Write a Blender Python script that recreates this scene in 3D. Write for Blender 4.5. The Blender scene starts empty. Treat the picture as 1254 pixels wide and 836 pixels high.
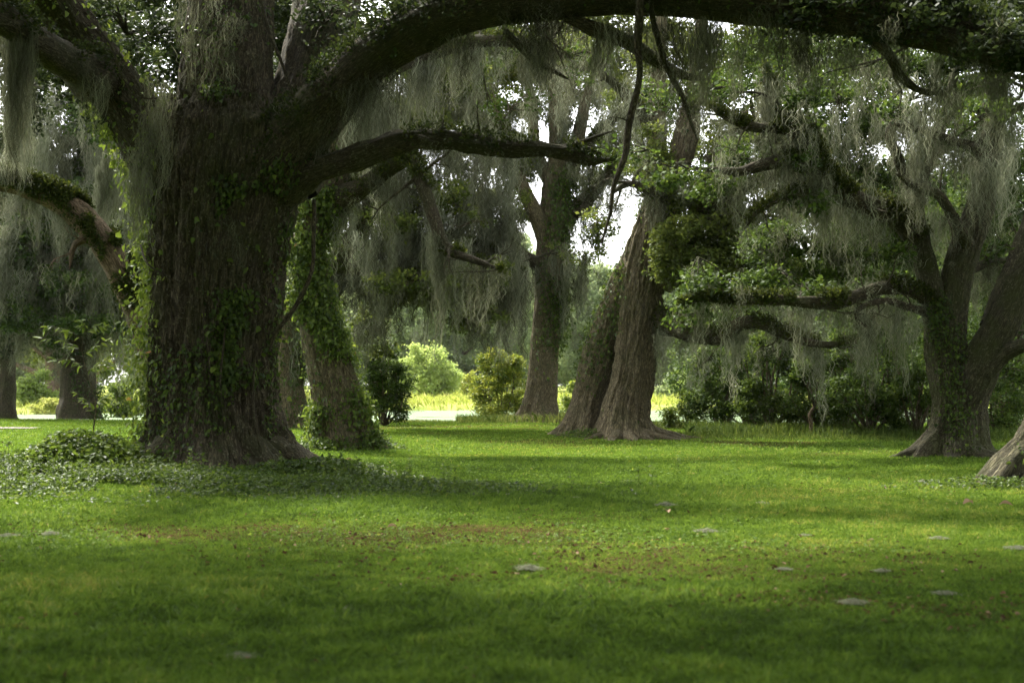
import bpy, math, random
import numpy as np
R = np.random.default_rng(7)
random.seed(7)
C = bpy.context.scene.collection
CAMZ, HOR, F = 1.3, 472.0, 1254*50/36.0
PITCH = math.atan((HOR-418)/F)
cp, sp = math.cos(PITCH), math.sin(PITCH)

def W(px, py, Y):
    """world point seen at photo pixel (px,py) at distance Y in front of the camera"""
    u, v = (px-627)/F, (418-py)/F
    dy, dz = cp - v*sp, sp + v*cp
    t = Y/dy
    return np.array([u*t, Y, CAMZ + dz*t])

# ------------------------------------------------------------------ noise
def _h(i, j, k, s):
    n = (i*374761393 + j*668265263 + k*1274126177 + s*974634777) & 0xffffffff
    n = ((n ^ (n >> 13)) * 1274126177) & 0xffffffff
    n = (n ^ (n >> 16)) & 0xffffffff
    return n/4294967295.0
def vnoise(p, s=0):
    p = np.asarray(p, float); i = np.floor(p).astype(np.int64); f = p-i; f = f*f*(3-2*f)
    x, y, z = i[..., 0], i[..., 1], i[..., 2]; a, b, c = f[..., 0], f[..., 1], f[..., 2]
    def L(dx):
        q = [_h(x+dx, y+dy, z+dz, s) for dy in (0, 1) for dz in (0, 1)]
        return (q[0]*(1-c)+q[1]*c)*(1-b) + (q[2]*(1-c)+q[3]*c)*b
    return L(0)*(1-a)+L(1)*a
def fbm(p, o=4, s=0):
    p = np.asarray(p, float); r = 0; a = .5; t = 0
    for k in range(o):
        r = r + a*vnoise(p, s+k); t += a; p = p*2.03+11.3; a *= .5
    return r/t
def n2(x, y, sc, o=3, s=0):
    x = np.asarray(x, float)
    return fbm(np.stack([x*sc, np.asarray(y, float)*sc, np.zeros_like(x)+.5], -1), o, s)
def norm(v): return v/np.maximum(np.linalg.norm(v, axis=-1, keepdims=True), 1e-9)
def sstep(a, b, x):
    t = np.clip((x-a)/(b-a), 0, 1); return t*t*(3-2*t)

# ------------------------------------------------------------------ ground
LX, LY, LRX, LRY = 14.0, 73.0, 42.0, 19.5
T1X, T1Y = W(268, 570, 21)[0], 21.0
def lake(x, y):   # <1 inside the lake
    w = (n2(x, y, .09, 2, 5)-.5)*.22
    return np.sqrt(((x-LX)/LRX)**2+((y-LY)/LRY)**2)+w
def gz(x, y):
    x = np.asarray(x, float); y = np.asarray(y, float)
    z = (n2(x, y, .12, 3, 1)-.5)*.16 + (n2(x, y, .7, 2, 2)-.5)*.035
    d = np.hypot(x-T1X, (y-T1Y)*1.0)
    z = z + .13*np.exp(-(d/2.5)**2)
    e = np.hypot((x+9.5)/5., (y-17.8)/3.4)
    z = z + .14*np.exp(-e**2)
    for (tx, ty, hh, rr) in ((W(690, 520, 42)[0], 42, .06, 5), (W(1165, 555, 26)[0], 26, .03, 2.0)):
        z = z + hh*np.exp(-(np.hypot(x-tx, y-ty)/rr)**2)
    far = sstep(50, 90, y)
    z = z*(1-far*.7)
    l = lake(x, y)
    z = z - 1.0*(1-sstep(.86, 1.2, l))
    z = z + sstep(110, 260, y)*1.2
    return z
def litter(x, y):
    m = n2(x, y, .55, 4, 21)
    g = .10*np.ones_like(m)
    for (px, py, sx, sy, a) in ((640, 668, 3.6, 1.5, .30), (860, 700, 2.6, 1.0, .30), (1130, 742, 1.6, .6, .40), (250, 650, 3, 1.0, .22),
                                (60, 775, .9, .6, .45), (450, 650, 2.5, 1.2, .24), (780, 540, 4.5, 1.8, .48), (690, 525, 5, 3.0, .40), (1190, 600, 2.2, 1.2, .34),
                                (400, 548, 2.2, 1.2, .34), (1160, 556, 3.0, 1.2, .34), (980, 690, 2.5, 1.5, .16), (95, 507, 6, 2.5, .3), (265, 585, 3.5, 1.6, .3)):
        yy = CAMZ*F/(py-HOR); xx = (px-627)/F*yy
        g = g + .72*a*np.exp(-((x-xx)/sx)**2-((y-yy)/sy)**2)
    return np.clip(sstep(.66, 1.08, m+g), 0, 1)

# ------------------------------------------------------------------ mesh helper
class MB:
    def __init__(s): s.v = []; s.f = {}; s.n = 0; s.t = {}; s.m = {}; s.uv = {}
    def add(s, v, f, tint=None, mat=0, uv=None):
        v = np.asarray(v, float).reshape(-1, 3); f = np.asarray(f, np.int64); k = f.shape[1]
        s.v.append(v); s.f.setdefault(k, []).append(f+s.n); s.n += len(v)
        s.t.setdefault(k, []).append(np.full(len(f), .5) if tint is None else np.asarray(tint, float))
        s.m.setdefault(k, []).append(np.full(len(f), mat, np.int32))
        s.uv.setdefault(k, []).append(np.zeros((len(f)*k, 2)) if uv is None else uv)
    def build(s, name, mats, parent=None, origin=(0, 0, 0), smooth=True):
        me = bpy.data.meshes.new(name)
        if not isinstance(mats, (list, tuple)): mats = [mats]
        for m in mats: me.materials.append(m)
        if s.n:
            v = np.concatenate(s.v)-np.asarray(origin, float)
            ks = sorted(s.f); fs = [np.concatenate(s.f[k]) for k in ks]
            loops = np.concatenate([f.ravel() for f in fs]); tot = np.concatenate([np.full(len(f), k) for k, f in zip(ks, fs)])
            st = np.concatenate([[0], np.cumsum(tot)[:-1]])
            me.vertices.add(len(v)); me.vertices.foreach_set('co', v.astype(np.float32).ravel())
            me.loops.add(len(loops)); me.loops.foreach_set('vertex_index', loops.astype(np.int32))
            me.polygons.add(len(tot)); me.polygons.foreach_set('loop_start', st.astype(np.int32))
            me.polygons.foreach_set('loop_total', tot.astype(np.int32))
            me.polygons.foreach_set('material_index', np.concatenate([np.concatenate(s.m[k]) for k in ks]).astype(np.int32))
            me.update(calc_edges=True)
            me.polygons.foreach_set('use_smooth', np.full(len(tot), smooth))
            a = me.attributes.new('tint', 'FLOAT', 'FACE')
            a.data.foreach_set('value', np.concatenate([np.concatenate(s.t[k]) for k in ks]).astype(np.float32))
            uvs = np.concatenate([np.concatenate(s.uv[k]) for k in ks])
            if np.any(uvs):
                ul = me.uv_layers.new(name='UVMap'); ul.data.foreach_set('uv', uvs.astype(np.float32).ravel())
        o = bpy.data.objects.new(name, me); C.objects.link(o)
        if parent: o.parent = parent
        return o
def tag(o, label=None, cat=None, group=None, kind=None):
    if label: o['label'] = label
    if cat: o['category'] = cat
    if group: o['group'] = group
    if kind: o['kind'] = kind
    return o
def empty(name, loc, label, cat, group=None):
    o = bpy.data.objects.new(name, None); C.objects.link(o); o.location = tuple(loc); o.empty_display_size = .3
    return tag(o, label, cat, group)

# ------------------------------------------------------------------ materials
def newmat(name):
    m = bpy.data.materials.new(name); m.use_nodes = True; nt = m.node_tree; nt.nodes.clear()
    return m, nt, nt.nodes.new, nt.links.new
def ramp(nt, stops, fac, interp='LINEAR'):
    r = nt.nodes.new('ShaderNodeValToRGB'); r.color_ramp.interpolation = interp; e = r.color_ramp.elements
    e[0].position, e[0].color = stops[0][0], (*stops[0][1], 1); e[1].position, e[1].color = stops[-1][0], (*stops[-1][1], 1)
    for p, c in stops[1:-1]:
        q = e.new(p); q.color = (*c, 1)
    nt.links.new(fac, r.inputs[0]); return r.outputs[0]
def leafmat(name, stops, trans=.4, rough=.5, spec=.3, tcol=1.25):
    m, nt, N, L = newmat(name)
    a = N('ShaderNodeAttribute'); a.attribute_name = 'tint'
    col = ramp(nt, stops, a.outputs['Fac'])
    p = N('ShaderNodeBsdfPrincipled'); p.inputs['Roughness'].default_value = rough; p.inputs['Specular IOR Level'].default_value = spec
    L(col, p.inputs['Base Color'])
    o = N('ShaderNodeOutputMaterial')
    if trans > 0:
        t = N('ShaderNodeBsdfTranslucent'); hs = N('ShaderNodeHueSaturation'); hs.inputs['Value'].default_value = tcol
        hs.inputs['Hue'].default_value = .485
        L(col, hs.inputs['Color']); L(hs.outputs[0], t.inputs[0])
        mx = N('ShaderNodeMixShader'); mx.inputs[0].default_value = trans
        L(p.outputs[0], mx.inputs[1]); L(t.outputs[0], mx.inputs[2]); L(mx.outputs[0], o.inputs[0])
    else: L(p.outputs[0], o.inputs[0])
    return m
def barkmat(name, dark, light, moss=(.040, .052, .013), mossamt=.45, bump=.8, scale=1.0):
    m, nt, N, L = newmat(name)
    uv = N('ShaderNodeUVMap'); mp = N('ShaderNodeMapping'); mp.inputs['Scale'].default_value = (scale, scale*.22, 1)
    L(uv.outputs[0], mp.inputs[0])
    v = N('ShaderNodeTexNoise'); v.inputs['Scale'].default_value = 30; v.inputs['Detail'].default_value = 5; v.inputs['Roughness'].default_value = .62; v.inputs['Distortion'].default_value = .6
    L(mp.outputs[0], v.inputs['Vector'])
    vo = N('ShaderNodeTexVoronoi'); vo.feature = 'DISTANCE_TO_EDGE'; vo.inputs['Scale'].default_value = 24
    mp2 = N('ShaderNodeMapping'); mp2.inputs['Scale'].default_value = (scale, scale*.26, 1); L(uv.outputs[0], mp2.inputs[0])
    wv = N('ShaderNodeMixRGB'); wv.blend_type = 'ADD'; wv.inputs[0].default_value = .12
    L(mp2.outputs[0], wv.inputs[1]); L(v.outputs['Color'], wv.inputs[2]); L(wv.outputs[0], vo.inputs['Vector'])
    mr = N('ShaderNodeMapRange'); mr.inputs['From Max'].default_value = .34; L(vo.outputs['Distance'], mr.inputs[0])
    mul = N('ShaderNodeMath'); mul.operation = 'MULTIPLY_ADD'; L(mr.outputs[0], mul.inputs[0]); mul.inputs[1].default_value = .5
    hf = N('ShaderNodeMath'); hf.operation = 'MULTIPLY'; L(v.outputs[0], hf.inputs[0]); hf.inputs[1].default_value = .75; L(hf.outputs[0], mul.inputs[2])
    col = ramp(nt, [(.25, dark), (.52, tuple(a*.65+b*.35 for a, b in zip(dark, light))), (.9, light)], mul.outputs[0])
    # broad patches of lichen and moss with their own outline
    tc = N('ShaderNodeTexCoord'); ns = N('ShaderNodeTexNoise'); ns.inputs['Scale'].default_value = 1.7; ns.inputs['Detail'].default_value = 7; ns.inputs['Roughness'].default_value = .65
    L(tc.outputs['Object'], ns.inputs['Vector'])
    mm = ramp(nt, [(.50-.1*mossamt, (0, 0, 0)), (.68, (mossamt,)*3)], ns.outputs[0])
    mx = N('ShaderNodeMixRGB'); L(mm, mx.inputs[0]); L(col, mx.inputs[1]); mx.inputs[2].default_value = (*moss, 1)
    ls = N('ShaderNodeTexNoise'); ls.inputs['Scale'].default_value = 26; ls.inputs['Detail'].default_value = 4; L(tc.outputs['Object'], ls.inputs['Vector'])
    lm = ramp(nt, [(.60, (0, 0, 0)), (.68, (.55,)*3)], ls.outputs[0])
    mx2 = N('ShaderNodeMixRGB'); L(lm, mx2.inputs[0]); L(mx.outputs[0], mx2.inputs[1]); mx2.inputs[2].default_value = (.20, .19, .12, 1)
    b = N('ShaderNodeBump'); b.inputs['Strength'].default_value = bump; b.inputs['Distance'].default_value = .07; L(mul.outputs[0], b.inputs['Height'])
    p = N('ShaderNodeBsdfPrincipled'); p.inputs['Roughness'].default_value = .9; p.inputs['Specular IOR Level'].default_value = .15
    L(mx2.outputs[0], p.inputs['Base Color']); L(b.outputs[0], p.inputs['Normal'])
    o = N('ShaderNodeOutputMaterial'); L(p.outputs[0], o.inputs[0]); return m
M = {}
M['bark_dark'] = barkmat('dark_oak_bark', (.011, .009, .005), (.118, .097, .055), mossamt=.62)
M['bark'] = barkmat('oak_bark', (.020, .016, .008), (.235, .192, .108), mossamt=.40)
M['bark_pale'] = barkmat('pale_oak_bark', (.05, .034, .020), (.30, .215, .135), mossamt=.35)
M['bark_mossy'] = barkmat('mossy_oak_bark', (.012, .011, .006), (.125, .112, .062), moss=(.045, .055, .013), mossamt=.85)
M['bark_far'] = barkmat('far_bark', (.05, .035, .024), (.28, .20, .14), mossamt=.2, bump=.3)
M['oak'] = leafmat('oak_leaves', [(0, (.018, .034, .007)), (.5, (.042, .076, .012)), (.85, (.078, .125, .018)), (1, (.12, .165, .026))], .38, .6, .12)
M['oak_green'] = leafmat('bright_oak_leaves', [(0, (.030, .045, .010)), (.5, (.070, .098, .018)), (1, (.14, .17, .03))], .45, .6, .12)
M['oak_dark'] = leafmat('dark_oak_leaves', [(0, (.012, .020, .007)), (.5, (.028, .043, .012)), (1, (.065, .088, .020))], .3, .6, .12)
M['oak_far'] = leafmat('haze_paled_far_leaves', [(0, (.12, .155, .075)), (.5, (.23, .30, .135)), (1, (.37, .42, .19))], .4, .8, .05)  # leaf colour lightened to stand in for distance haze
M['ivy'] = leafmat('ivy_leaves', [(0, (.022, .042, .009)), (.45, (.048, .082, .012)), (.85, (.095, .145, .018)), (.97, (.14, .19, .025)), (1, (.30, .16, .04))], .45, .5, .18)
M['fern'] = leafmat('resurrection_fern', [(0, (.020, .032, .007)), (.5, (.045, .060, .009)), (1, (.10, .11, .014))], .35, .7, .1)
M['moss'] = leafmat('hanging_moss', [(0, (.042, .043, .023)), (.5, (.128, .138, .084)), (1, (.31, .325, .22))], .35, .95, .02, 1.0)
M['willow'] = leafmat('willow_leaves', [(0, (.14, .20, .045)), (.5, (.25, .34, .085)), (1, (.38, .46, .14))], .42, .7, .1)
M['wax'] = leafmat('yellowgreen_leaves', [(0, (.05, .095, .014)), (.5, (.12, .18, .022)), (1, (.34, .36, .04))], .4, .5, .2)
M['cedar'] = leafmat('bluegreen_leaves', [(0, (.018, .034, .018)), (.5, (.038, .062, .030)), (1, (.075, .11, .05))], .3, .7, .1)
M['grass'] = leafmat('lawn_blades', [(0, (.041, .080, .011)), (.4, (.084, .155, .017)), (.8, (.132, .215, .027)), (.95, (.22, .26, .04)), (1, (.30, .24, .09))], .45, .65, .1, 1.2)
M['tall'] = leafmat('tall_grass_blades', [(0, (.025, .05, .009)), (.5, (.07, .11, .016)), (1, (.24, .27, .06))], .42, .6, .1)
M['cover'] = leafmat('ground_cover_leaves', [(0, (.024, .048, .009)), (.5, (.058, .100, .012)), (.9, (.105, .16, .02)), (1, (.15, .20, .04))], .42, .5, .18)
M['litter'] = leafmat('fallen_leaves', [(0, (.05, .028, .014)), (.5, (.12, .068, .032)), (.9, (.22, .14, .08)), (1, (.40, .29, .20))], .1, .85, .05)
M['pale'] = leafmat('reeds', [(0, (.19, .23, .045)), (.5, (.30, .35, .07)), (1, (.45, .43, .16))], .35, .8, .05)

def ground_mat():
    m, nt, N, L = newmat('ground')
    at = N('ShaderNodeAttribute'); at.attribute_name = 'litter'
    md = N('ShaderNodeAttribute'); md.attribute_name = 'meadow'
    g = N('ShaderNodeNewGeometry')
    n = N('ShaderNodeTexNoise'); n.inputs['Scale'].default_value = 9; n.inputs['Detail'].default_value = 8; n.inputs['Roughness'].default_value = .7; L(g.outputs['Position'], n.inputs['Vector'])
    n3 = N('ShaderNodeTexNoise'); n3.inputs['Scale'].default_value = .6; n3.inputs['Detail'].default_value = 4; L(g.outputs['Position'], n3.inputs['Vector'])
    gr = ramp(nt, [(.3, (.024, .042, .005)), (.55, (.055, .088, .008)), (.75, (.085, .125, .012))], n.outputs[0])
    br = ramp(nt, [(.3, (.020, .016, .007)), (.5, (.055, .036, .016)), (.62, (.055, .07, .014)), (.8, (.13, .085, .045))], n.outputs[0])
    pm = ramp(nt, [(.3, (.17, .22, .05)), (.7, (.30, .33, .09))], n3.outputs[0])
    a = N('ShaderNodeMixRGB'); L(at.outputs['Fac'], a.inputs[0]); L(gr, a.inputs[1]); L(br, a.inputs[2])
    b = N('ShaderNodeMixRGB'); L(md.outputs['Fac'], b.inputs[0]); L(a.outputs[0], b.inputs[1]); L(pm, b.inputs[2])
    p = N('ShaderNodeBsdfPrincipled'); p.inputs['Roughness'].default_value = .95; p.inputs['Specular IOR Level'].default_value = 0; L(b.outputs[0], p.inputs['Base Color'])
    bp = N('ShaderNodeBump'); bp.inputs['Distance'].default_value = .03; bp.inputs['Strength'].default_value = .7; L(n.outputs[0], bp.inputs['Height']); L(bp.outputs[0], p.inputs['Normal'])
    o = N('ShaderNodeOutputMaterial'); L(p.outputs[0], o.inputs[0]); return m
def water_mat():
    m, nt, N, L = newmat('water')
    g = N('ShaderNodeNewGeometry'); mp = N('ShaderNodeMapping'); mp.inputs['Scale'].default_value = (.25, 1, 1); L(g.outputs['Position'], mp.inputs[0])
    n = N('ShaderNodeTexNoise'); n.inputs['Scale'].default_value = .5; n.inputs['Detail'].default_value = 5; L(mp.outputs[0], n.inputs['Vector'])
    col = ramp(nt, [(.38, (.03, .04, .03)), (.47, (.10, .15, .06))], n.outputs[0])
    rg = ramp(nt, [(.38, (.05,)*3), (.47, (.75,)*3)], n.outputs[0])
    n2_ = N('ShaderNodeTexNoise'); n2_.inputs['Scale'].default_value = 3; n2_.inputs['Detail'].default_value = 3; L(g.outputs['Position'], n2_.inputs['Vector'])
    b = N('ShaderNodeBump'); b.inputs['Strength'].default_value = .12; b.inputs['Distance'].default_value = .05; L(n2_.outputs[0], b.inputs['Height'])
    p = N('ShaderNodeBsdfPrincipled'); p.inputs['IOR'].default_value = 1.33; p.inputs['Specular IOR Level'].default_value = .3
    L(col, p.inputs['Base Color']); L(rg, p.inputs['Roughness']); L(b.outputs[0], p.inputs['Normal'])
    o = N('ShaderNodeOutputMaterial'); L(p.outputs[0], o.inputs[0]); return m
def simple_mat(name, c1, c2, sc=12):
    m, nt, N, L = newmat(name)
    g = N('ShaderNodeNewGeometry'); n = N('ShaderNodeTexNoise'); n.inputs['Scale'].default_value = sc; n.inputs['Detail'].default_value = 6; L(g.outputs['Position'], n.inputs['Vector'])
    col = ramp(nt, [(.35, c1), (.65, c2)], n.outputs[0]); p = N('ShaderNodeBsdfPrincipled'); p.inputs['Roughness'].default_value = .9
    L(col, p.inputs['Base Color']); o = N('ShaderNodeOutputMaterial'); L(p.outputs[0], o.inputs[0]); return m

# ------------------------------------------------------------------ ground sheet
def build_ground():
    def axis(spans):
        out = []
        for a, b, d in spans: out.append(np.arange(a, b, d))
        return np.unique(np.round(np.concatenate(out), 4))
    xs = axis([(-1400, -300, 100), (-300, -60, 12), (-60, -16, 1.0), (-16, 16, .16), (16, 60, 1.0), (60, 300, 12), (300, 1401, 100)])
    ys = axis([(-200, -10, 10), (-10, 4, 1), (4, 30, .16), (30, 60, .3), (60, 110, 1), (110, 300, 8), (300, 1501, 100)])
    X, Y = np.meshgrid(xs, ys); Z = gz(X, Y)
    fine = (np.abs(X) < 16) & (Y > 4) & (Y < 60)
    Z = Z + fine*(n2(X, Y, 3.1, 2, 31)-.5)*.02
    nx, ny = len(xs), len(ys)
    I = np.arange(nx*ny).reshape(ny, nx)
    f = np.stack([I[:-1, :-1], I[:-1, 1:], I[1:, 1:], I[1:, :-1]], -1).reshape(-1, 4)
    mb = MB(); mb.add(np.stack([X, Y, Z], -1), f)
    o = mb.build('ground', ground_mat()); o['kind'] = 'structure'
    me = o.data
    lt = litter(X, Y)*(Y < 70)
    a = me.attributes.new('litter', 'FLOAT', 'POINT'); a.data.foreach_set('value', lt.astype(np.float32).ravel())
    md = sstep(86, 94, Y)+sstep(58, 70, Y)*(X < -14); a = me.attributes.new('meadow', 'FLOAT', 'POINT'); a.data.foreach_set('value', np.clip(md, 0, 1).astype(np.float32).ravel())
    # lake
    mb = MB(); th = np.linspace(0, 2*np.pi, 97)[:-1]
    v = np.stack([LX+LRX*1.15*np.cos(th), LY+LRY*1.15*np.sin(th), np.full(96, -.30)], -1)
    mb.add(v, [list(range(96))]); o = mb.build('water', water_mat()); o['kind'] = 'structure'
    # path: a sheet following the ground
    mb = MB(); s = np.linspace(0, 1, 60); cx = -14.2-26*s; cy = 42.6+.6*np.sin(s*5)+3*s; wd = 1.6*np.minimum(1, .25+s*4)
    rows = [np.stack([cx, cy+wd*k, gz(cx, cy+wd*k)+.03], -1) for k in (-1, -.5, 0, .5, 1)]
    v = np.stack(rows, 1); I = np.arange(300).reshape(60, 5)
    mb.add(v, np.stack([I[:-1, :-1], I[1:, :-1], I[1:, 1:], I[:-1, 1:]], -1).reshape(-1, 4))
    o = mb.build('path', simple_mat('path', (.06, .045, .035), (.12, .095, .07))); o['kind'] = 'structure'

# ------------------------------------------------------------------ tubes
def spline(P, rad, ds):
    P = np.asarray(P, float); rad = np.asarray(rad, float); n = len(P)
    if n == 2:
        Q, r = [], []
        m = max(3, int(np.linalg.norm(P[1]-P[0])/ds)); t = np.linspace(0, 1, m)[:, None]
        return P[0]*(1-t)+P[1]*t, rad[0]*(1-t[:, 0])+rad[1]*t[:, 0]
    PP = np.vstack([2*P[0]-P[1], P, 2*P[-1]-P[-2]]); RR = np.concatenate([[rad[0]], rad, [rad[-1]]])
    o, r = [], []
    for i in range(n-1):
        a, b, c, d = PP[i:i+4]; L = np.linalg.norm(c-b); m = max(2, int(math.ceil(L/ds)))
        t = np.linspace(0, 1, m, endpoint=(i == n-2))[:, None]
        o.append(.5*((2*b)+(-a+c)*t+(2*a-5*b+4*c-d)*t*t+(-a+3*b-3*c+d)*t**3))
        t = t[:, 0]; ts = t*t*(3-2*t); r.append(RR[i+1]*(1-ts)+RR[i+2]*ts)
    return np.vstack(o), np.concatenate(r)
def frames(Pn):
    T = norm(np.gradient(Pn, axis=0)); n = len(Pn); U = np.zeros_like(Pn)
    u = np.array([0, 1, .2]); u = u-T[0]*np.dot(u, T[0])
    if np.linalg.norm(u) < .2: u = np.array([0, 0, 1.])-T[0]*T[0][2]
    U[0] = u/np.linalg.norm(u)
    for i in range(1, n):
        u = U[i-1]-T[i]*np.dot(U[i-1], T[i]); U[i] = u/max(np.linalg.norm(u), 1e-6)
    return T, U, np.cross(T, U)
def tube(mb, P, rad, ds=.12, seg=16, seed=0, rough=.08, ridge=0, flare=0, fh=.5, lobes=6, taper=False, mat=0, gnd=None):
    """swept branch or trunk; returns sampled surface info for ivy/moss"""
    Pn, r = spline(P, rad, ds); T, U, V = frames(Pn); n = len(Pn)
    th = np.linspace(0, 2*np.pi, seg+1); ct, st = np.cos(th), np.sin(th)
    s = np.concatenate([[0], np.cumsum(np.linalg.norm(np.diff(Pn, axis=0), axis=1))])
    TH, S = np.meshgrid(th, s); rr = np.repeat(r[:, None], seg+1, 1)
    lowc = np.stack([np.cos(TH)*1.3, np.sin(TH)*1.3, S/np.maximum(r.mean()*3.2, .05)], -1)
    k = 1+rough*2*(fbm(lowc+seed*7.1, 3, seed)-.5)
    if ridge:
        q = np.stack([np.cos(TH)*rr*9, np.sin(TH)*rr*9, S*1.6], -1)
        w = fbm(q*.35, 2, seed+50)[..., None]*2
        nz = fbm(q+w, 3, seed+9); rd = np.abs(nz-.5)*2
        disp = (np.clip(rd*2.2, 0, 1)-.6)*ridge
        q2 = q*np.array([3.2, 3.2, 2.0]); disp = disp+(fbm(q2, 2, seed+3)-.5)*ridge*.9
    else: disp = 0
    if flare:
        g = Pn[:, 2]-(gnd if gnd is not None else 0); e = np.exp(-np.clip(g, -.15, 99)/fh)[:, None]
        lb = fbm(np.stack([np.cos(TH)*lobes*.33, np.sin(TH)*lobes*.33, S*.18], -1)+seed*3.3, 2, seed+77)
        lb = np.clip((lb-.3)*2.4, .05, 1.3)
        fl = flare*e*lb
        k = k + .10*np.exp(-np.clip(g, 0, 99)/(fh*5))[:, None]*(lb-.6)
    else: fl = 0
    rr = rr*k+disp+fl
    if taper: rr[-1] *= .15
    D = U[:, None]*ct[None, :, None]+V[:, None]*st[None, :, None]
    v = Pn[:, None]+D*rr[..., None]
    I = np.arange(n*(seg+1)).reshape(n, seg+1)
    f = np.stack([I[:-1, :-1], I[:-1, 1:], I[1:, 1:], I[1:, :-1]], -1).reshape(-1, 4)
    uu = TH*np.maximum(r.max(), .03); uv = np.stack([uu, S+seed*1.7], -1).reshape(-1, 2)
    mb.add(v, f, uv=uv[f.ravel()], mat=mat)
    return dict(P=v, D=D, C=Pn, r=r, T=T, S=s)

# ------------------------------------------------------------------ leaves
def rhomb(mb, c, d, nrm, L, wd, tint, mat=0, fold=0.0):
    """leaf-shaped faces: c base point, d direction, nrm face normal"""
    d = norm(d); sd = norm(np.cross(d, nrm)); up = np.cross(sd, d); L = np.asarray(L)[:, None]; wd = np.asarray(wd)[:, None]
    n = len(c)
    if fold:
        b = c; t = c+d*L-up*L*.12; h = up*wd*fold
        r1 = c+d*L*.28+sd*wd*.5+h; r2 = c+d*L*.66+sd*wd*.34+h*.6; l1 = c+d*L*.28-sd*wd*.5+h; l2 = c+d*L*.66-sd*wd*.34+h*.6
        v = np.stack([b, r1, r2, t, l2, l1], 1).reshape(-1, 3); i = np.arange(n)[:, None]*6
        f = np.concatenate([i+[0, 1, 2, 3], i+[0, 3, 4, 5]]); mb.add(v, f, np.concatenate([tint, tint]), mat)
    else:
        v = np.stack([c, c+d*L*.45+sd*wd*.5, c+d*L, c+d*L*.45-sd*wd*.5], 1).reshape(-1, 3); i = np.arange(n)[:, None]*4
        mb.add(v, i+[0, 1, 2, 3], tint, mat)
def rdir(n, flat=1.0):
    v = R.normal(size=(n, 3)); v[:, 2] *= flat; return norm(v)
def foliage(mb, c, rad, n, leaf=.1, per=20, spray=.22, tone=.5, shell=.35):
    """n sprays of leaves spread through an uneven ellipsoid"""
    c = np.asarray(c, float); rad = np.asarray(rad, float)
    m = int(n*2.2)+4
    q = rdir(m)*(R.random(m)[:, None]**shell)
    p = c+q*rad
    g = fbm(p/(rad.mean()*.55+.25)+3.7, 2, 17)
    p = p[np.argsort(-g+R.random(m)*.22)[:n]]
    n = len(p); top = (p[:, 2]-c[2])/rad[2]
    sd = rdir(n, .35)
    t0 = np.clip(tone+R.normal(0, .13, n)+top*.08, 0, 1)
    P = np.repeat(p, per, 0); S = np.repeat(sd, per, 0); t = np.repeat(t0, per)
    u = R.random(len(P))
    P = P+S*((u-.5)*2*spray)[:, None]+R.normal(0, spray*.42, P.shape)*np.array([1, 1, .55])
    d = S*.5+rdir(len(P), .7); nrm = np.array([0, 0, 1.])+R.normal(0, .75, P.shape)
    L = leaf*(.65+.7*R.random(len(P)))
    rhomb(mb, P, d, nrm, L, L*(.42+.25*R.random(len(P))), np.clip(t+R.normal(0, .16, len(P)), 0, .95))
    return p
def twigs(mb, a, pts, r0=.03, mat=1, seed=0, k=5):
    """thin branching from a point to some foliage sprays"""
    if len(pts) == 0: return
    for q in pts[R.choice(len(pts), min(k, len(pts)), replace=False)]:
        mid = (a+q)/2+R.normal(0, .12, 3)*np.linalg.norm(q-a)*.6; mid[2] += .08*np.linalg.norm(q-a)
        tube(mb, [a, mid, q], [r0, r0*.65, r0*.2], ds=.3, seg=5, seed=seed, rough=.1, mat=mat)

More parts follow.
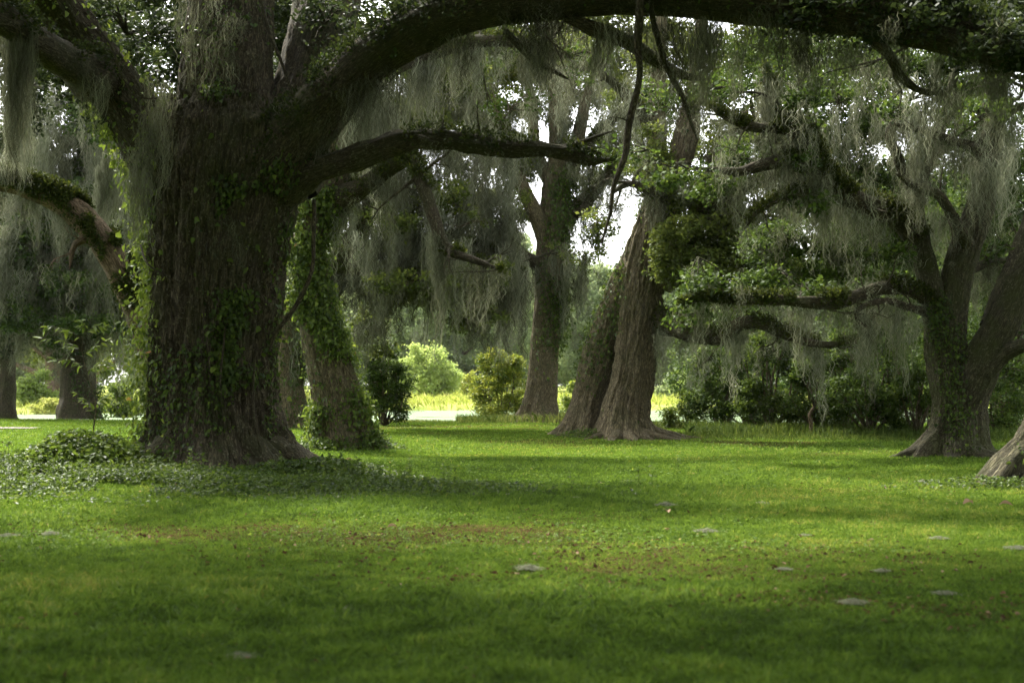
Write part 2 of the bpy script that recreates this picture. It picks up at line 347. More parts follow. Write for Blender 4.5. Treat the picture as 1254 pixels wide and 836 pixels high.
# ------------------------------------------------------------------ hanging moss
def moss(mb, anchors, lens, spread=.16, per=34, w=.016, tone=.5, seg=6, wob=.06):
    spread = np.asarray(spread)*.72; w = w*.9
    A = np.asarray(anchors, float); n = len(A)
    if n == 0: return
    lens = np.asarray(lens, float)*np.ones(n); tone = np.asarray(tone)*np.ones(n); spread = np.asarray(spread)*np.ones(n)
    per_ = np.maximum(8, (per*np.clip(lens, .3, 2.2)/1.1)).astype(int)
    idx = np.repeat(np.arange(n), per_); N = len(idx); L = lens[idx]
    z0 = (R.random(N)**1.5)*.68*L
    z0[R.random(N) < .28] = 0
    ln = np.minimum(L-z0, L*(.2+.38*R.random(N)))
    # tail tapering: lower strands close to the clump's axis
    ax = R.normal(0, 1, (N, 2)); ax[:, 1] *= .7
    sw = R.normal(0, .07, (n, 2))[idx]
    amp = spread[idx]*np.clip(1.05-z0/L, .12, 1)
    k = np.linspace(0, 1, seg+1)
    ph = R.random((N, 2))*6.28; fr = 3+R.random((n, 2))[idx]*5
    pts = np.zeros((N, seg+1, 3))
    for j in range(2):
        zz = z0[:, None]+ln[:, None]*k
        conv = 1-.35*k
        pts[:, :, j] = A[idx, j][:, None]+(ax[:, j]*amp)[:, None]*conv+sw[:, j][:, None]*zz+wob*np.sin(fr[:, j][:, None]*zz+ph[:, j][:, None]*.35)*np.clip(zz, 0, 1)+R.normal(0, w*2.6, (N, seg+1))
    cu = R.normal(0, .022, (N, 2, 1)); cph = R.random((N, 2, 1))*6.28; cf = R.uniform(9, 22, (N, 2, 1))
    pts[:, :, :2] += np.transpose(cu*np.sin(cf*(z0[:, None]+ln[:, None]*k)[:, None, :]+cph)*min(2.0, w/.012), (0, 2, 1))
    pts[:, :, 2] = A[idx, 2][:, None]-z0[:, None]-ln[:, None]*k+np.abs(ax[:, :1])*-.03
    a = R.random(N)*np.pi; sd = np.stack([np.cos(a), np.sin(a)*.8, np.zeros(N)], -1)
    wd = w*(.5+.9*R.random(N))[:, None]*(1-.75*k**1.6)*np.minimum(1, .45+k*4)
    l = pts-sd[:, None]*wd[..., None]*.5; r = pts+sd[:, None]*wd[..., None]*.5
    v = np.stack([l, r], 2).reshape(N, -1, 3); m = 2*(seg+1)
    i = np.arange(N)[:, None, None]*m+np.arange(seg)[None, :, None]*2+np.array([0, 1, 3, 2])
    t = np.clip(tone[idx]+R.normal(0, .13, n)[idx]+R.normal(0, .14, N), 0, 1)
    mb.add(v.reshape(-1, 3), i.reshape(-1, 4), np.repeat(t, seg))
def tufts(mb, tb, n, side, leaf=.06, lift=.015, per=8, tone=.5, clump=1.6, h=.045, thr=.46):
    """small leaves growing on a branch surface, on the side given (vector), in patches"""
    P, D = tb['P'].reshape(-1, 3), tb['D'].reshape(-1, 3)
    w = np.clip(D@norm(np.asarray(side, float))+.25, 0, 1)*(fbm(P*clump, 3, 41) > thr)
    if w.sum() <= 0: return
    i = R.choice(len(P), n, p=w/w.sum())
    c = np.repeat(P[i]+D[i]*lift, per, 0)+R.normal(0, h*.7, (n*per, 3)); out = np.repeat(D[i], per, 0)
    c = c+out*np.abs(R.normal(0, h, (len(c), 1)))
    L = leaf*(.6+.8*R.random(len(c)))
    rhomb(mb, c, out*.6+rdir(len(c))*.9, out+rdir(len(c)), L, L*.5, np.clip(tone+R.normal(0, .2, len(c)), 0, .999))
def ivy(mb, tb, n, wfn, leaf=.08, tone=.5, depth=.08, thr=.5, freq=1.3, up=None):
    P, D = tb['P'].reshape(-1, 3), tb['D'].reshape(-1, 3)
    w = wfn(P, D)*np.clip((fbm(P*np.array([freq, freq, freq*.6]), 3, 61)-thr)*8, 0, 1)
    if w.sum() <= 0: return
    i = R.choice(len(P), n, p=w/w.sum()); out = D[i]
    c = P[i]+R.normal(0, .05, (n, 3))+out*(.015+np.abs(R.normal(0, depth, (n, 1)))*np.minimum(1, w[i]/w.max()+.3)[:, None])
    d = np.array([0, 0, -.9])+out*.4+R.normal(0, .6, (n, 3)); nr = out+np.array([0, 0, .5])+R.normal(0, .55, (n, 3))
    L = leaf*.86*(.45+1.0*R.random(n)**1.4)
    rhomb(mb, c, d, nr, L, L*(.5+.35*R.random(n)), np.clip(tone+R.normal(0, .2, n), 0, .94)+(R.random(n) > .994)*.06, fold=.18)

# ------------------------------------------------------------------ trees
def X(pts, k=1.0):
    """[(px,py,Y,width_px)...] -> points, radii"""
    P = np.array([W(a, b, y) for a, b, y, w in pts]); r = np.array([w*.5*y/F for a, b, y, w in pts])*k
    return P, r
def side_branches(mb, tb, n, length=1.6, r0=.04, up=.2, seed=0, lo=.15, seg=6):
    ends = []
    m = len(tb['C'])
    for k in range(n):
        i = int(m*(lo+(1-lo)*R.random())*.999); a = tb['C'][i]; r = min(r0, tb['r'][i]*.55)
        d = norm(rdir(1, .6)[0]+np.array([0, 0, up])+tb['T'][i]*.5); L = length*(.5+R.random()*.9)
        pts = [a]; 
        for q in range(4):
            d = norm(d+R.normal(0, .38, 3)+np.array([0, 0, .04])); pts.append(pts[-1]+d*L/4)
        t2 = tube(mb, pts, [r, r*.8, r*.6, r*.42, r*.15], ds=.18, seg=seg, seed=seed+k, rough=.15)
        ends.append(pts[-1]); ends.append(pts[-2])
        for z in range(2):
            b = pts[1+z*1+R.integers(0, 2)]; e = norm(d+R.normal(0, .7, 3)); L2 = L*.4
            c1 = b+e*L2*.5+R.normal(0, .05, 3); c2 = b+e*L2+R.normal(0, .08, 3)
            tube(mb, [b, c1, c2], [r*.45, r*.3, r*.1], ds=.2, seg=5, seed=seed+k+z, rough=.1); ends.append(c2)
    return np.array(ends) if ends else np.zeros((0, 3))

class Tree:
    dense = 1.0
    def __init__(s, base, label, bark, leafm, group='live oaks standing on the lawn', name='oak_tree', cat='tree', zoff=0):
        b = np.asarray(base, float); b[2] = float(gz(b[0], b[1]))+zoff; s.b = b
        s.root = empty(name, b, label, cat, group); s.bark = M[bark]; s.leafm = M[leafm]
        s.crown = MB(); s.ivy = MB(); s.fern = MB(); s.limbs = []; s.anch = []; s.trunkmoss = MB()
    def trunk(s, pts, k=1.0, ds=.07, seg=96, **kw):
        P, r = X(pts, k); s.mb = MB(); kw.setdefault('gnd', s.b[2])
        # start below ground
        P = np.vstack([P[0]-np.array([0, 0, .35])+(P[0]-P[1])*np.array([.1, .1, 0]), P]); r = np.concatenate([[r[0]*1.02], r])
        s.tb = tube(s.mb, P, r, ds=ds, seg=seg, **kw); return s.tb
    def stem(s, pts, k=1.0, ds=.1, seg=48, **kw):
        P, r = X(pts, k); return tube(s.mb, P, r, ds=ds, seg=seg, **kw)
    def roots(s, n, r0, ln, cx=None, cy=None, seed=0, a0=3.3, a1=6.1):
        cx = s.b[0] if cx is None else cx; cy = s.b[1] if cy is None else cy
        for k in range(n):
            a = a0+(a1-a0)*(k+.2+.6*R.random())/n; L = ln*(.5+.9*R.random()); rr = r0*(.10+.10*R.random()); pts = []; rad = []
            for u in (0, .3, .6, 1.0):
                d = r0*.75+L*u; aa = a+R.normal(0, .10)*u*1.5; x = cx+math.cos(aa)*d; y = cy+math.sin(aa)*d*.9
                pts.append([x, y, float(gz(x, y))+(.16*(1-u)**2*r0/.7 if u < 1 else 0)-rr*(.25+.75*u)+.02]); rad.append(rr*(1.5-1.2*u))
            tube(s.mb, pts, rad, ds=.06, seg=12, seed=seed+k, rough=.25, ridge=.012, taper=True)
    def endtrunk(s): s.mb.build('trunk', s.bark, s.root, s.b)
    def limb(s, pts, ds=.12, seg=20, side=0, slen=1.6, up=.2, fol=0, fsz=.8, leaf=.1, tone=.5, fern=0, mossn=0, mlen=1.0, mw=.016, mper=34, mtone=.5, mspread=.16, ftone=.5, seed=0, rough=.19, ridge=.012, k=1.0, per=20, lo=.15, mlo=.0, sr=.045, fsp=14):
        P, r = X(pts, k); mb = MB(); tb = tube(mb, P, r, ds=ds, seg=seg, seed=seed, rough=rough, ridge=ridge, taper=True)
        ends = side_branches(mb, tb, side, slen, sr, up, seed, lo) if side else np.zeros((0, 3))
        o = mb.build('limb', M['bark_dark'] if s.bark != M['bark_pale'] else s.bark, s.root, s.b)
        s.limbs.append(tb)
        if fol:
            src = ends if len(ends) else tb['C'][len(tb['C'])//3:]
            for q in src[R.choice(len(src), fol, replace=fol > len(src))]:
                rr = fsz*(.5+.8*R.random()); p = foliage(s.crown, q+R.normal(0, .15, 3), (rr, rr, rr*.55), fsp, leaf, per, .2, tone)
                twigs(s.crown, q, p, .018, k=4)
                s.anch.append(p)
        if fern: tufts(s.fern, tb, fern, (0, -.3, 1), leaf=.06, per=9, tone=ftone-.1, h=.02+.16*float(tb['r'].mean()))
        if mossn:
            mossn = int(mossn*1.7)
            mm = MB(); src = tb['C'][int(len(tb['C'])*mlo):]; i = R.integers(0, len(src), mossn); off = int(len(tb['C'])*mlo)
            A = src[i]+R.normal(0, .04, (mossn, 3)); A[:, 2] -= tb['r'][i+off]*.55; A[:, 1] -= tb['r'][i+off]*(R.random(mossn)*1.6-.6)
            g = fbm(A*1.1, 2, 90); keep = g > .44; A = A[keep]
            ln = mlen*(.25+.95*R.random(len(A))**1.4)*np.clip(2.6*fbm(A*2.2, 2, 93)-.45, .25, 1.6)
            moss(mm, A, ln, mspread, mper, mw, mtone)
            if len(ends):
                e = ends[R.random(len(ends)) < .8]; moss(mm, e, mlen*.7*(.3+.8*R.random(len(e))), mspread*.8, mper, mw, mtone)
            mm.build('hanging_moss', M['moss'], o, s.b)['kind'] = 'stuff'
        return tb
    def leaves(s, lst, leaf=.1, tone=.5, per=20, spray=.22):
        for (px, py, Y, rx, ry, n) in lst:
            c = W(px, py, Y); k = Y/F; n = int(n*s.dense); p = foliage(s.crown, c, (rx*k, max(.6, rx*k*.8), ry*k), n, leaf*1.08, per, spray, tone)
            a = c+np.array([0, .2, -ry*k*.2]); twigs(s.crown, a, p, .025, k=9); s.anch.append(p)
    def curtain(s, lst, tone=.5, w=.018, per=34, spread=.15):
        """moss hanging from the crown: (x0,x1,ytop,y spread,Y,Yspread,n,len_m)"""
        for (x0, x1, y0, y1, Y, dY, n, L) in lst:
            px = R.random(n)*(x1-x0)+x0; py = y0+(y1-y0)*R.random(n); YY = Y+R.normal(0, dY, n)
            g = n2(px/40., py/90., 1, 3, 5)
            A = np.array([W(a, b, c) for a, b, c in zip(px, py, YY)]); ln = L*(.3+.9*R.random(n)**1.3)*(.55+.9*g)
            keep = fbm(A*np.array([1.3, .6, .5])*(30/Y)**.5, 2, 33) > .47; A, ln, g = A[keep], ln[keep], g[keep]
            moss(s.trunkmoss, A, ln*1.1, spread, per, w, np.clip(tone+(g-.5)*.9, 0, 1))
    def finish(s, crownmoss=0, mlen=.8, w=.016, per=30, tone=.5):
        if crownmoss and s.anch:
            a = np.vstack(s.anch); a = a[R.choice(len(a), min(crownmoss, len(a)), replace=False)]
            moss(s.trunkmoss, a, mlen*(.25+.9*R.random(len(a))), .13, per, w, tone)
        if s.crown.n: s.crown.build('crown', [s.leafm, s.bark], s.root, s.b)
        if s.ivy.n: s.ivy.build('ivy', M['ivy'], s.root, s.b)
        if s.fern.n: s.fern.build('fern', M['fern'], s.root, s.b)
        if s.trunkmoss.n: s.trunkmoss.build('hanging_moss', M['moss'], s.root, s.b)['kind'] = 'stuff'
build_ground()
def gp(px, py, Y):
    return (W(px, py, Y)[0], Y, 0)

# ================= T1: the great ivy-clad oak close by
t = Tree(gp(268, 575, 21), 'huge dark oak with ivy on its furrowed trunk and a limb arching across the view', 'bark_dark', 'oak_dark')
t.mb = MB()
P, r = X([(266, 612, 21, 176), (264, 585, 21, 172), (262, 540, 21, 163), (261, 500, 21, 154), (261, 450, 21, 150), (262, 400, 21, 154), (264, 350, 21, 158), (268, 300, 21, 164), (274, 250, 21, 176), (279, 205, 21, 192), (284, 165, 21, 190), (286, 125, 21, 150)])
tb1 = tube(t.mb, P, r, ds=.04, seg=340, seed=3, rough=.10, ridge=.085, flare=.62, fh=.33, lobes=6, gnd=t.b[2])
a = tube(t.mb, *X([(280, 190, 21, 120), (276, 120, 21, 118), (280, 60, 21, 108), (284, 0, 21, 100), (282, -80, 21, 84), (270, -190, 21, 60), (262, -300, 21, 30)]), ds=.06, seg=140, seed=5, rough=.12, ridge=.05)
b = tube(t.mb, *X([(335, 215, 21, 110), (365, 150, 21.3, 92), (385, 80, 21.6, 86), (398, 10, 22, 78), (415, -80, 22.5, 62), (450, -190, 23, 40), (500, -270, 23.5, 20)]), ds=.07, seg=90, seed=6, rough=.12, ridge=.04)
c = tube(t.mb, *X([(235, 250, 21, 110), (190, 180, 20.8, 84), (145, 115, 20.6, 68), (105, 55, 20.4, 60), (62, -10, 20.0, 54), (10, -90, 19, 50), (-60, -180, 18.6, 26)]), ds=.07, seg=90, seed=7, rough=.14, ridge=.04)
# surface roots and the woody vines running up the bark
for pts in ([(180, 560, 20.8, 44), (150, 585, 20.5, 30), (110, 605, 20.1, 14)], [(355, 560, 20.8, 44), (385, 588, 20.4, 32), (425, 608, 20.1, 16)],
            [(300, 575, 20.1, 40), (325, 600, 19.6, 24), (350, 618, 19.2, 10)], [(225, 575, 20.2, 40), (205, 602, 19.7, 20), (190, 618, 19.3, 8)]):
    tube(t.mb, *X(pts), ds=.08, seg=20, seed=11, rough=.15, ridge=.02, taper=True)
t.roots(9, 1.15, .9, seed=200)
t.endtrunk()
for i, pts in enumerate(([(262, 590, 19.93, 2.5), (266, 540, 20.0, 2.5), (258, 480, 20.05, 2.5), (256, 430, 20.05, 2.5), (248, 370, 20.04, 2.2), (250, 300, 20.03, 2)],
            [(278, 590, 19.93, 3), (274, 555, 20.0, 3), (276, 520, 20.04, 3), (270, 470, 20.04, 2.6), (276, 400, 20.03, 2.4)],
            [(335, 600, 20.1, 3), (322, 560, 20.1, 3), (310, 500, 20.2, 3), (312, 440, 20.22, 3)],
            [(385, 245, 20.5, 5), (384, 290, 20.4, 5), (382, 330, 20.3, 5), (365, 370, 20.3, 6), (338, 408, 20.3, 5), (330, 430, 20.3, 3)],
            [(172, 300, 20.2, 2.5), (180, 322, 19.9, 2.5), (198, 335, 19.9, 3), (218, 346, 20.0, 3)],
            [(316, -10, 19.8, 5), (330, 40, 19.8, 5), (346, 80, 19.8, 4), (362, 130, 19.8, 3), (366, 190, 19.8, 3)],
            [(118, 30, 19.2, 3), (138, 60, 19.2, 3), (150, 95, 19.3, 3), (176, 120, 19.5, 2), (200, 118, 19.8, 3)])):
    mb = MB(); tube(mb, *X(pts), ds=.08, seg=8, seed=20+i, rough=.2); mb.build('woody_vine', M['bark_dark'], t.root, t.b)
lk = dict(ridge=.025)
big = t.limb([(335, 210, 20.6, 92), (378, 152, 20.2, 76), (432, 92, 19.8, 64), (485, 50, 19.4, 60), (550, 18, 19, 58), (630, -2, 18.6, 60), (720, -12, 18.3, 64), (800, -18, 18, 74), (880, -14, 17.8, 76), (960, -2, 17.6, 72), (1040, 10, 17.4, 70), (1120, 26, 17.2, 62), (1200, 50, 17, 54), (1290, 80, 16.8, 40), (1380, 100, 16.6, 20)],
             ds=.07, seg=64, side=14, slen=1.2, up=-.15, sr=.025, fern=1600, mossn=110, mlen=.75, mw=.011, mper=60, mtone=.28, seed=30, lo=.35, mlo=.12, ridge=.03, ftone=.1)
low = t.limb([(350, 225, 20.6, 60), (392, 207, 20.2, 34), (440, 192, 20, 33), (480, 178, 19.9, 30), (525, 170, 19.8, 25), (570, 174, 19.7, 24), (620, 182, 19.6, 22), (665, 184, 19.5, 20), (700, 188, 19.5, 19), (722, 196, 19.4, 12), (755, 196, 19.4, 4)],
             ds=.05, seg=36, side=5, slen=.5, sr=.02, mossn=26, mlen=.45, mw=.011, mtone=.4, seed=31, lo=.4, ridge=.035, rough=.3, fern=200, ftone=.2)
t.limb([(668, 186, 19.5, 16), (700, 178, 19.5, 8), (728, 168, 19.4, 5), (752, 160, 19.4, 2)], seg=10, seed=32)
t.limb([(715, 180, 19.45, 6), (735, 188, 19.4, 4), (742, 192, 19.4, 2)], seg=8, seed=33)
t.limb([(618, 38, 18.7, 8), (640, 60, 18.7, 10), (660, 78, 18.7, 8), (680, 88, 18.7, 6), (697, 98, 18.7, 3)], seg=12, seed=34, ds=.05)
t.limb([(692, 20, 18.3, 14), (735, 38, 18.2, 20), (768, 52, 18.2, 18), (800, 72, 18.3, 16), (835, 92, 18.4, 10), (870, 98, 18.5, 4)], seg=16, seed=35, mossn=8, mlen=.8, mw=.011, mtone=.4)
t.limb([(786, -20, 17.6, 10), (781, 50, 17.6, 9), (783, 95, 17.6, 9), (771, 150, 17.6, 9), (766, 190, 17.6, 8), (752, 228, 17.6, 6), (747, 262, 17.6, 5), (736, 300, 17.6, 2)], seg=14, seed=36, ds=.05, side=3, slen=.4, sr=.01)
t.limb([(796, 10, 17.8, 8), (806, 50, 17.8, 8), (818, 85, 17.8, 7), (836, 118, 17.8, 6), (846, 150, 17.8, 4), (856, 175, 17.8, 2)], seg=10, seed=37, ds=.05)
t.limb([(1070, 48, 17.3, 18), (1090, 70, 17.3, 14), (1104, 96, 17.3, 12), (1128, 112, 17.4, 8), (1160, 116, 17.5, 3)], seg=12, seed=38, side=3, slen=.6, sr=.02, mossn=6, mlen=.6, mw=.011)
t.limb([(120, 100, 20.2, 60), (80, 75, 19.4, 44), (40, 48, 18.6, 40), (0, 22, 18, 40), (-60, -10, 17, 30)], seg=24, seed=39, mossn=10, mlen=.8, mw=.011, mtone=.3, fern=300, ftone=.2)
# crown overhead (out of the frame above), shaped to shade the near lawn, and the dark hanging parts in the top corners
for k in range(120):
    x = R.uniform(-17, 13); y = R.uniform(-6, 26); z = R.uniform(8.3, 12.5)
    if (y > 18) or (y > 15 and x > 5): continue
    foliage(t.crown, (x, y, z), (1.9, 1.9, .9), 85, .22, 14, .5, .45)
for k in range(34):  # unseen lower clumps added to darken the front lawn
    x = R.uniform(-14, 12); y = R.uniform(0, 13); z = R.uniform(6.0, 8)
    foliage(t.crown, (x, y, z+1), (1.6, 1.6, .7), 60, .20, 14, .5, .4)
for k in range(28):  # more unseen clumps, added to keep sun off the near left grass
    foliage(t.crown, (R.uniform(-13, 3), R.uniform(9, 17.5), R.uniform(8.2, 10.5)), (1.8, 1.8, .8), 80, .22, 14, .5, .42)
t.leaves([(60, 40, 29, 110, 70, 200), (160, 70, 29, 90, 70, 160), (230, 20, 28, 70, 60, 120), (350, 30, 28, 60, 80, 140), (10, 130, 29, 60, 60, 90), (-20, -30, 25, 90, 50, 90), (80, -40, 25, 90, 50, 90), (190, -30, 24, 80, 60, 100), (330, -20, 24, 60, 60, 80), (120, 60, 25, 60, 50, 90), (20, 60, 25, 60, 50, 80), (210, 60, 25, 40, 60, 60), (345, 60, 25, 30, 60, 60), (460, -20, 24, 80, 40, 90), (560, -30, 23, 90, 30, 80), (680, -40, 21, 100, 26, 70), (820, -46, 20, 100, 24, 70), (960, -40, 20, 100, 24, 70), (1100, -20, 20, 100, 26, 70), (1230, 0, 19, 90, 30, 80), (1180, 10, 17.5, 90, 26, 70)], leaf=.10, tone=.4, per=24, spray=.2)
t.leaves([(40, 30, 20.5, 70, 40, 60), (150, 30, 20.8, 60, 40, 60), (30, 90, 21.5, 50, 40, 30), (1130, 30, 17, 90, 26, 60), (1220, 62, 16.6, 70, 30, 70), (1000, 22, 17.3, 80, 20, 30),
          (395, 20, 20.8, 50, 40, 30), (475, 20, 19.2, 60, 30, 30), (120, 110, 20.6, 50, 50, 50)], leaf=.075, tone=.35, per=22, spray=.16)
# ivy: a thick fringe on the left flank, tinted brighter as if backlit, patches over the face
ivy(t.ivy, tb1, 4200, lambda P, D: np.clip(-D[:, 0]-.62, 0, 1)**1.0*(P[:, 2] < 6.5)+.004, depth=.16, thr=.30, leaf=.095, tone=.80)
ivy(t.ivy, tb1, 3000, lambda P, D: np.clip(-D[:, 1]+.3, 0, 1)*(.12+.88*sstep(1.6, 3.8, P[:, 2])), depth=.05, thr=.55, leaf=.075, tone=.42, freq=1.1)
ivy(t.ivy, tb1, 1300, lambda P, D: np.clip(-D[:, 1]+.2, 0, 1)*np.exp(-((P[:, 0]-W(290, 400, 20)[0])/.28)**2)*(P[:, 2] > 1.3)*(P[:, 2] < 4.2), depth=.06, thr=.40, leaf=.09, tone=.45, freq=2.2)
ivy(t.ivy, c, 3600, lambda P, D: np.clip(-D[:, 0]*.8-.1+D[:, 2]*.5, 0, 1)+.06, depth=.14, thr=.36, leaf=.095, tone=.85)  # limb vine tinted bright too, for a backlit edge
ivy(t.ivy, a, 2200, lambda P, D: np.clip(-D[:, 1], 0, 1), depth=.04, thr=.5, leaf=.07, tone=.4)
ivy(t.ivy, big, 5200, lambda P, D: np.clip(D[:, 2]+.55-D[:, 1]*.4, 0, 1)*(.35+(P[:, 0] < -1.2)), depth=.10, thr=.42, leaf=.08, tone=.45)
# strands over the fork
A, Ls = [], []
for (x0, x1, y0, y1, Y, n, L) in ((205, 310, -60, 50, 19.7, 13, .8), (225, 290, 10, 90, 19.7, 8, .5), (176, 206, 90, 160, 19.5, 6, 1.7), (160, 190, 130, 230, 19.6, 7, 1.2), (8, 40, 26, 62, 18.3, 9, 1.7), (100, 130, 70, 100, 19.4, 8, .8),
                                  (340, 420, 100, 190, 20, 8, .8), (425, 455, 60, 110, 19.5, 10, .8), (826, 915, 16, 46, 17.6, 11, 1.25), (860, 885, 20, 46, 17.7, 3, .8), (640, 672, 30, 60, 18.2, 8, .7), (480, 500, 80, 100, 19, 5, .7), (730, 750, 20, 60, 18, 8, .9),
                                  (1130, 1254, 60, 110, 17, 26, .8), (950, 980, 20, 50, 17.4, 8, .8), (260, 300, 200, 300, 20, 6, .6), (930, 1120, 45, 60, 17.3, 20, .6), (760, 836, 20, 34, 17.9, 14, .7)):
    for k in range(n):
        A.append(W(R.uniform(x0, x1), R.uniform(y0, y1), Y+R.normal(0, .12))); Ls.append(L*R.uniform(.45, 1.15))
moss(t.trunkmoss, A, Ls, .12, 75, .009, .38, seg=5, wob=.06)
t.finish()

# ================= T2: ivy-smothered trunk behind its right shoulder
t = Tree(gp(420, 548, 29.8), 'leaning oak trunk smothered in bright ivy just behind the huge dark oak', 'bark', 'oak')
tb = t.trunk([(422, 548, 29.8, 74), (413, 490, 29.8, 62), (399, 430, 29.8, 54), (386, 370, 29.8, 48), (378, 310, 29.8, 42), (392, 255, 29.8, 38), (410, 200, 29.8, 44), (408, 150, 29.8, 52), (412, 60, 29.8, 44), (424, -60, 29.8, 30), (440, -160, 29.8, 14)], seg=150, seed=12, ridge=.045, flare=.25, fh=.3, lobes=7)
t.roots(7, .6, .5, seed=210)
t.endtrunk()
ivy(t.ivy, tb, 8500, lambda P, D: np.clip(-D[:, 1]+.5, 0, 1)*(.06+sstep(1.2, 2.6, P[:, 2]+1.9*np.clip(-D[:, 0], 0, 1)+1.2*np.clip(D[:, 0], 0, 1)+.4))*(P[:, 2] < 5.4), depth=.10, thr=.43, freq=1.0, leaf=.10, tone=.68)
ivy(t.ivy, tb, 1600, lambda P, D: np.clip(-D[:, 1]+.5, 0, 1)*(P[:, 2] < 9), depth=.06, thr=.42, leaf=.08, tone=.5)
t.limb([(408, 250, 29.8, 34), (450, 225, 29.4, 24), (500, 195, 29, 20), (520, 235, 28.8, 17), (532, 270, 28.7, 16), (548, 305, 28.6, 15), (580, 318, 28.4, 9), (612, 330, 28.3, 4)], seed=41, side=8, slen=1.2, fern=500, mossn=40, mlen=1.3, mtone=.4)
t.limb([(412, 150, 29.8, 34), (470, 90, 30, 26), (540, 60, 30.5, 20), (620, 50, 31, 14), (700, 70, 31.5, 8)], seed=42, side=12, slen=1.6, fern=400, mossn=60, mlen=1.5, fol=12, fsz=.7)
t.limb([(412, 110, 29.8, 30), (350, 60, 30.5, 22), (280, 20, 31, 14)], seed=43, side=6, fol=8, mossn=16, mlen=1.2)
t.curtain([(415, 500, 60, 150, 30, .8, 60, 1.8)], tone=.5)
t.finish(60, 1.0)

# ================= T10: brown trunk behind both
t = Tree(gp(352, 512, 42), 'brown oak trunk glimpsed between the two ivy clad trunks', 'bark', 'oak_green')
t.dense = 1.7
tb = t.trunk([(352, 514, 42, 56), (350, 470, 42, 44), (350, 400, 42, 42), (360, 340, 42, 40), (372, 280, 42, 40), (380, 200, 42, 36), (385, 80, 42, 30), (390, -40, 42, 20), (392, -150, 42, 8)], seg=90, seed=14, ridge=.04, flare=.25, fh=.3, ds=.1)
t.endtrunk(); ivy(t.ivy, tb, 2500, lambda P, D: np.clip(D[:, 0]+.1, 0, 1)*(P[:, 2] < 7), depth=.12, thr=.35, leaf=.1, tone=.4)
t.limb([(362, 390, 42, 34), (398, 340, 41.5, 26), (436, 285, 41, 23), (468, 225, 41, 22), (494, 170, 41, 18), (520, 100, 41, 14), (560, 30, 41, 8)], seed=45, side=10, slen=2.2, fol=10, fsz=.9, mossn=40, mlen=1.8, mw=.02, fern=400)
t.limb([(376, 400, 42, 22), (420, 345, 41.5, 17), (452, 318, 41, 14), (490, 296, 41, 12), (540, 290, 41, 9), (590, 300, 41, 7), (640, 330, 41, 3)], seed=46, side=16, slen=1.8, fern=500, mossn=110, mlen=2.2, mw=.02, mtone=.45, fol=8, fsz=.7)
t.limb([(380, 330, 42, 20), (430, 330, 41, 15), (480, 340, 40.5, 14), (530, 338, 40, 12), (580, 342, 40, 9), (620, 352, 40, 4)], seed=47, side=14, slen=1.5, fern=600, mossn=100, mlen=1.6, mw=.02, mtone=.3, fol=12, fsz=.8)
t.leaves([(480, 140, 43, 60, 60, 130), (560, 120, 43, 60, 40, 100), (440, 60, 43, 70, 50, 150), (530, 40, 44, 70, 40, 140), (600, 60, 44, 50, 30, 70), (470, 250, 43, 40, 40, 70), (560, 250, 43, 50, 30, 60), (520, 350, 42, 70, 28, 100), (570, 380, 41, 40, 26, 50), (460, 400, 42, 30, 40, 60), (500, 150, 39.6, 50, 30, 90), (450, 130, 39.4, 40, 40, 80), (560, 90, 39.5, 50, 30, 70), (520, 90, 39.5, 50, 20, 60), (480, 270, 39, 26, 20, 30), (600, 330, 39.4, 24, 30, 40), (545, 240, 39.4, 30, 20, 30), (420, 190, 39.6, 30, 40, 60), (500, 345, 39, 60, 12, 40)], leaf=.12)
t.curtain([(410, 540, 120, 260, 41, 1.2, 230, 2.2), (540, 640, 160, 280, 41.5, 1, 160, 2.0), (430, 640, 270, 330, 40.5, 1, 150, 1.8), (440, 600, 40, 140, 42, 1, 110, 1.9), (560, 600, 360, 390, 40.5, .4, 22, 1.3), (430, 470, 350, 400, 40, .5, 24, 1.4)], tone=.48, w=.022)
t.finish(160, 1.1, .02)

# ================= T3: slim upright oak in the middle
t = Tree(gp(660, 517, 50), 'upright oak with narrow ivy streaked trunk beside the yellow green bush', 'bark', 'oak_green')
t.dense = 1.7
tb = t.trunk([(660, 517, 50, 56), (663, 480, 50, 48), (667, 430, 50, 44), (671, 380, 50, 44), (674, 320, 50, 45), (678, 270, 50, 46), (682, 225, 50, 42), (684, 180, 50, 30), (680, 120, 50, 22), (676, 50, 50, 16), (672, -40, 50, 8)], k=.80, seg=110, seed=16, ridge=.05, flare=.38, fh=.45, lobes=7, ds=.09)
t.stem([(672, 300, 50, 24), (656, 262, 49.7, 20), (640, 230, 49.5, 17), (628, 196, 49.5, 14), (612, 150, 49.3, 9), (600, 100, 49, 5)], seed=17)
t.stem([(688, 270, 50, 26), (712, 250, 50.2, 20), (735, 226, 50.4, 15), (752, 196, 50.5, 10), (770, 150, 51, 5)], seed=18)
t.stem([(690, 225, 50, 22), (705, 180, 50.4, 18), (716, 130, 50.6, 14), (730, 80, 51, 9), (745, 20, 51, 5)], seed=19)
t.stem([(672, 220, 50, 18), (655, 180, 50.4, 15), (652, 130, 50.6, 12), (640, 80, 51, 8)], seed=20)
t.roots(8, .75, 1.2, seed=220)
t.endtrunk()
ivy(t.ivy, tb, 5600, lambda P, D: np.clip(D[:, 0]*.9+.35-D[:, 1]*.3, 0, 1)*sstep(2.0, 3.4, P[:, 2])*(P[:, 2] < 9)+.03, depth=.14, thr=.36, leaf=.12, tone=.5)
t.limb([(670, 330, 50, 20), (640, 312, 49.6, 15), (610, 290, 49, 10), (590, 260, 48.5, 5)], seed=50, side=8, slen=1.8, fol=5, fsz=.8, mossn=26, mlen=2, mw=.024)
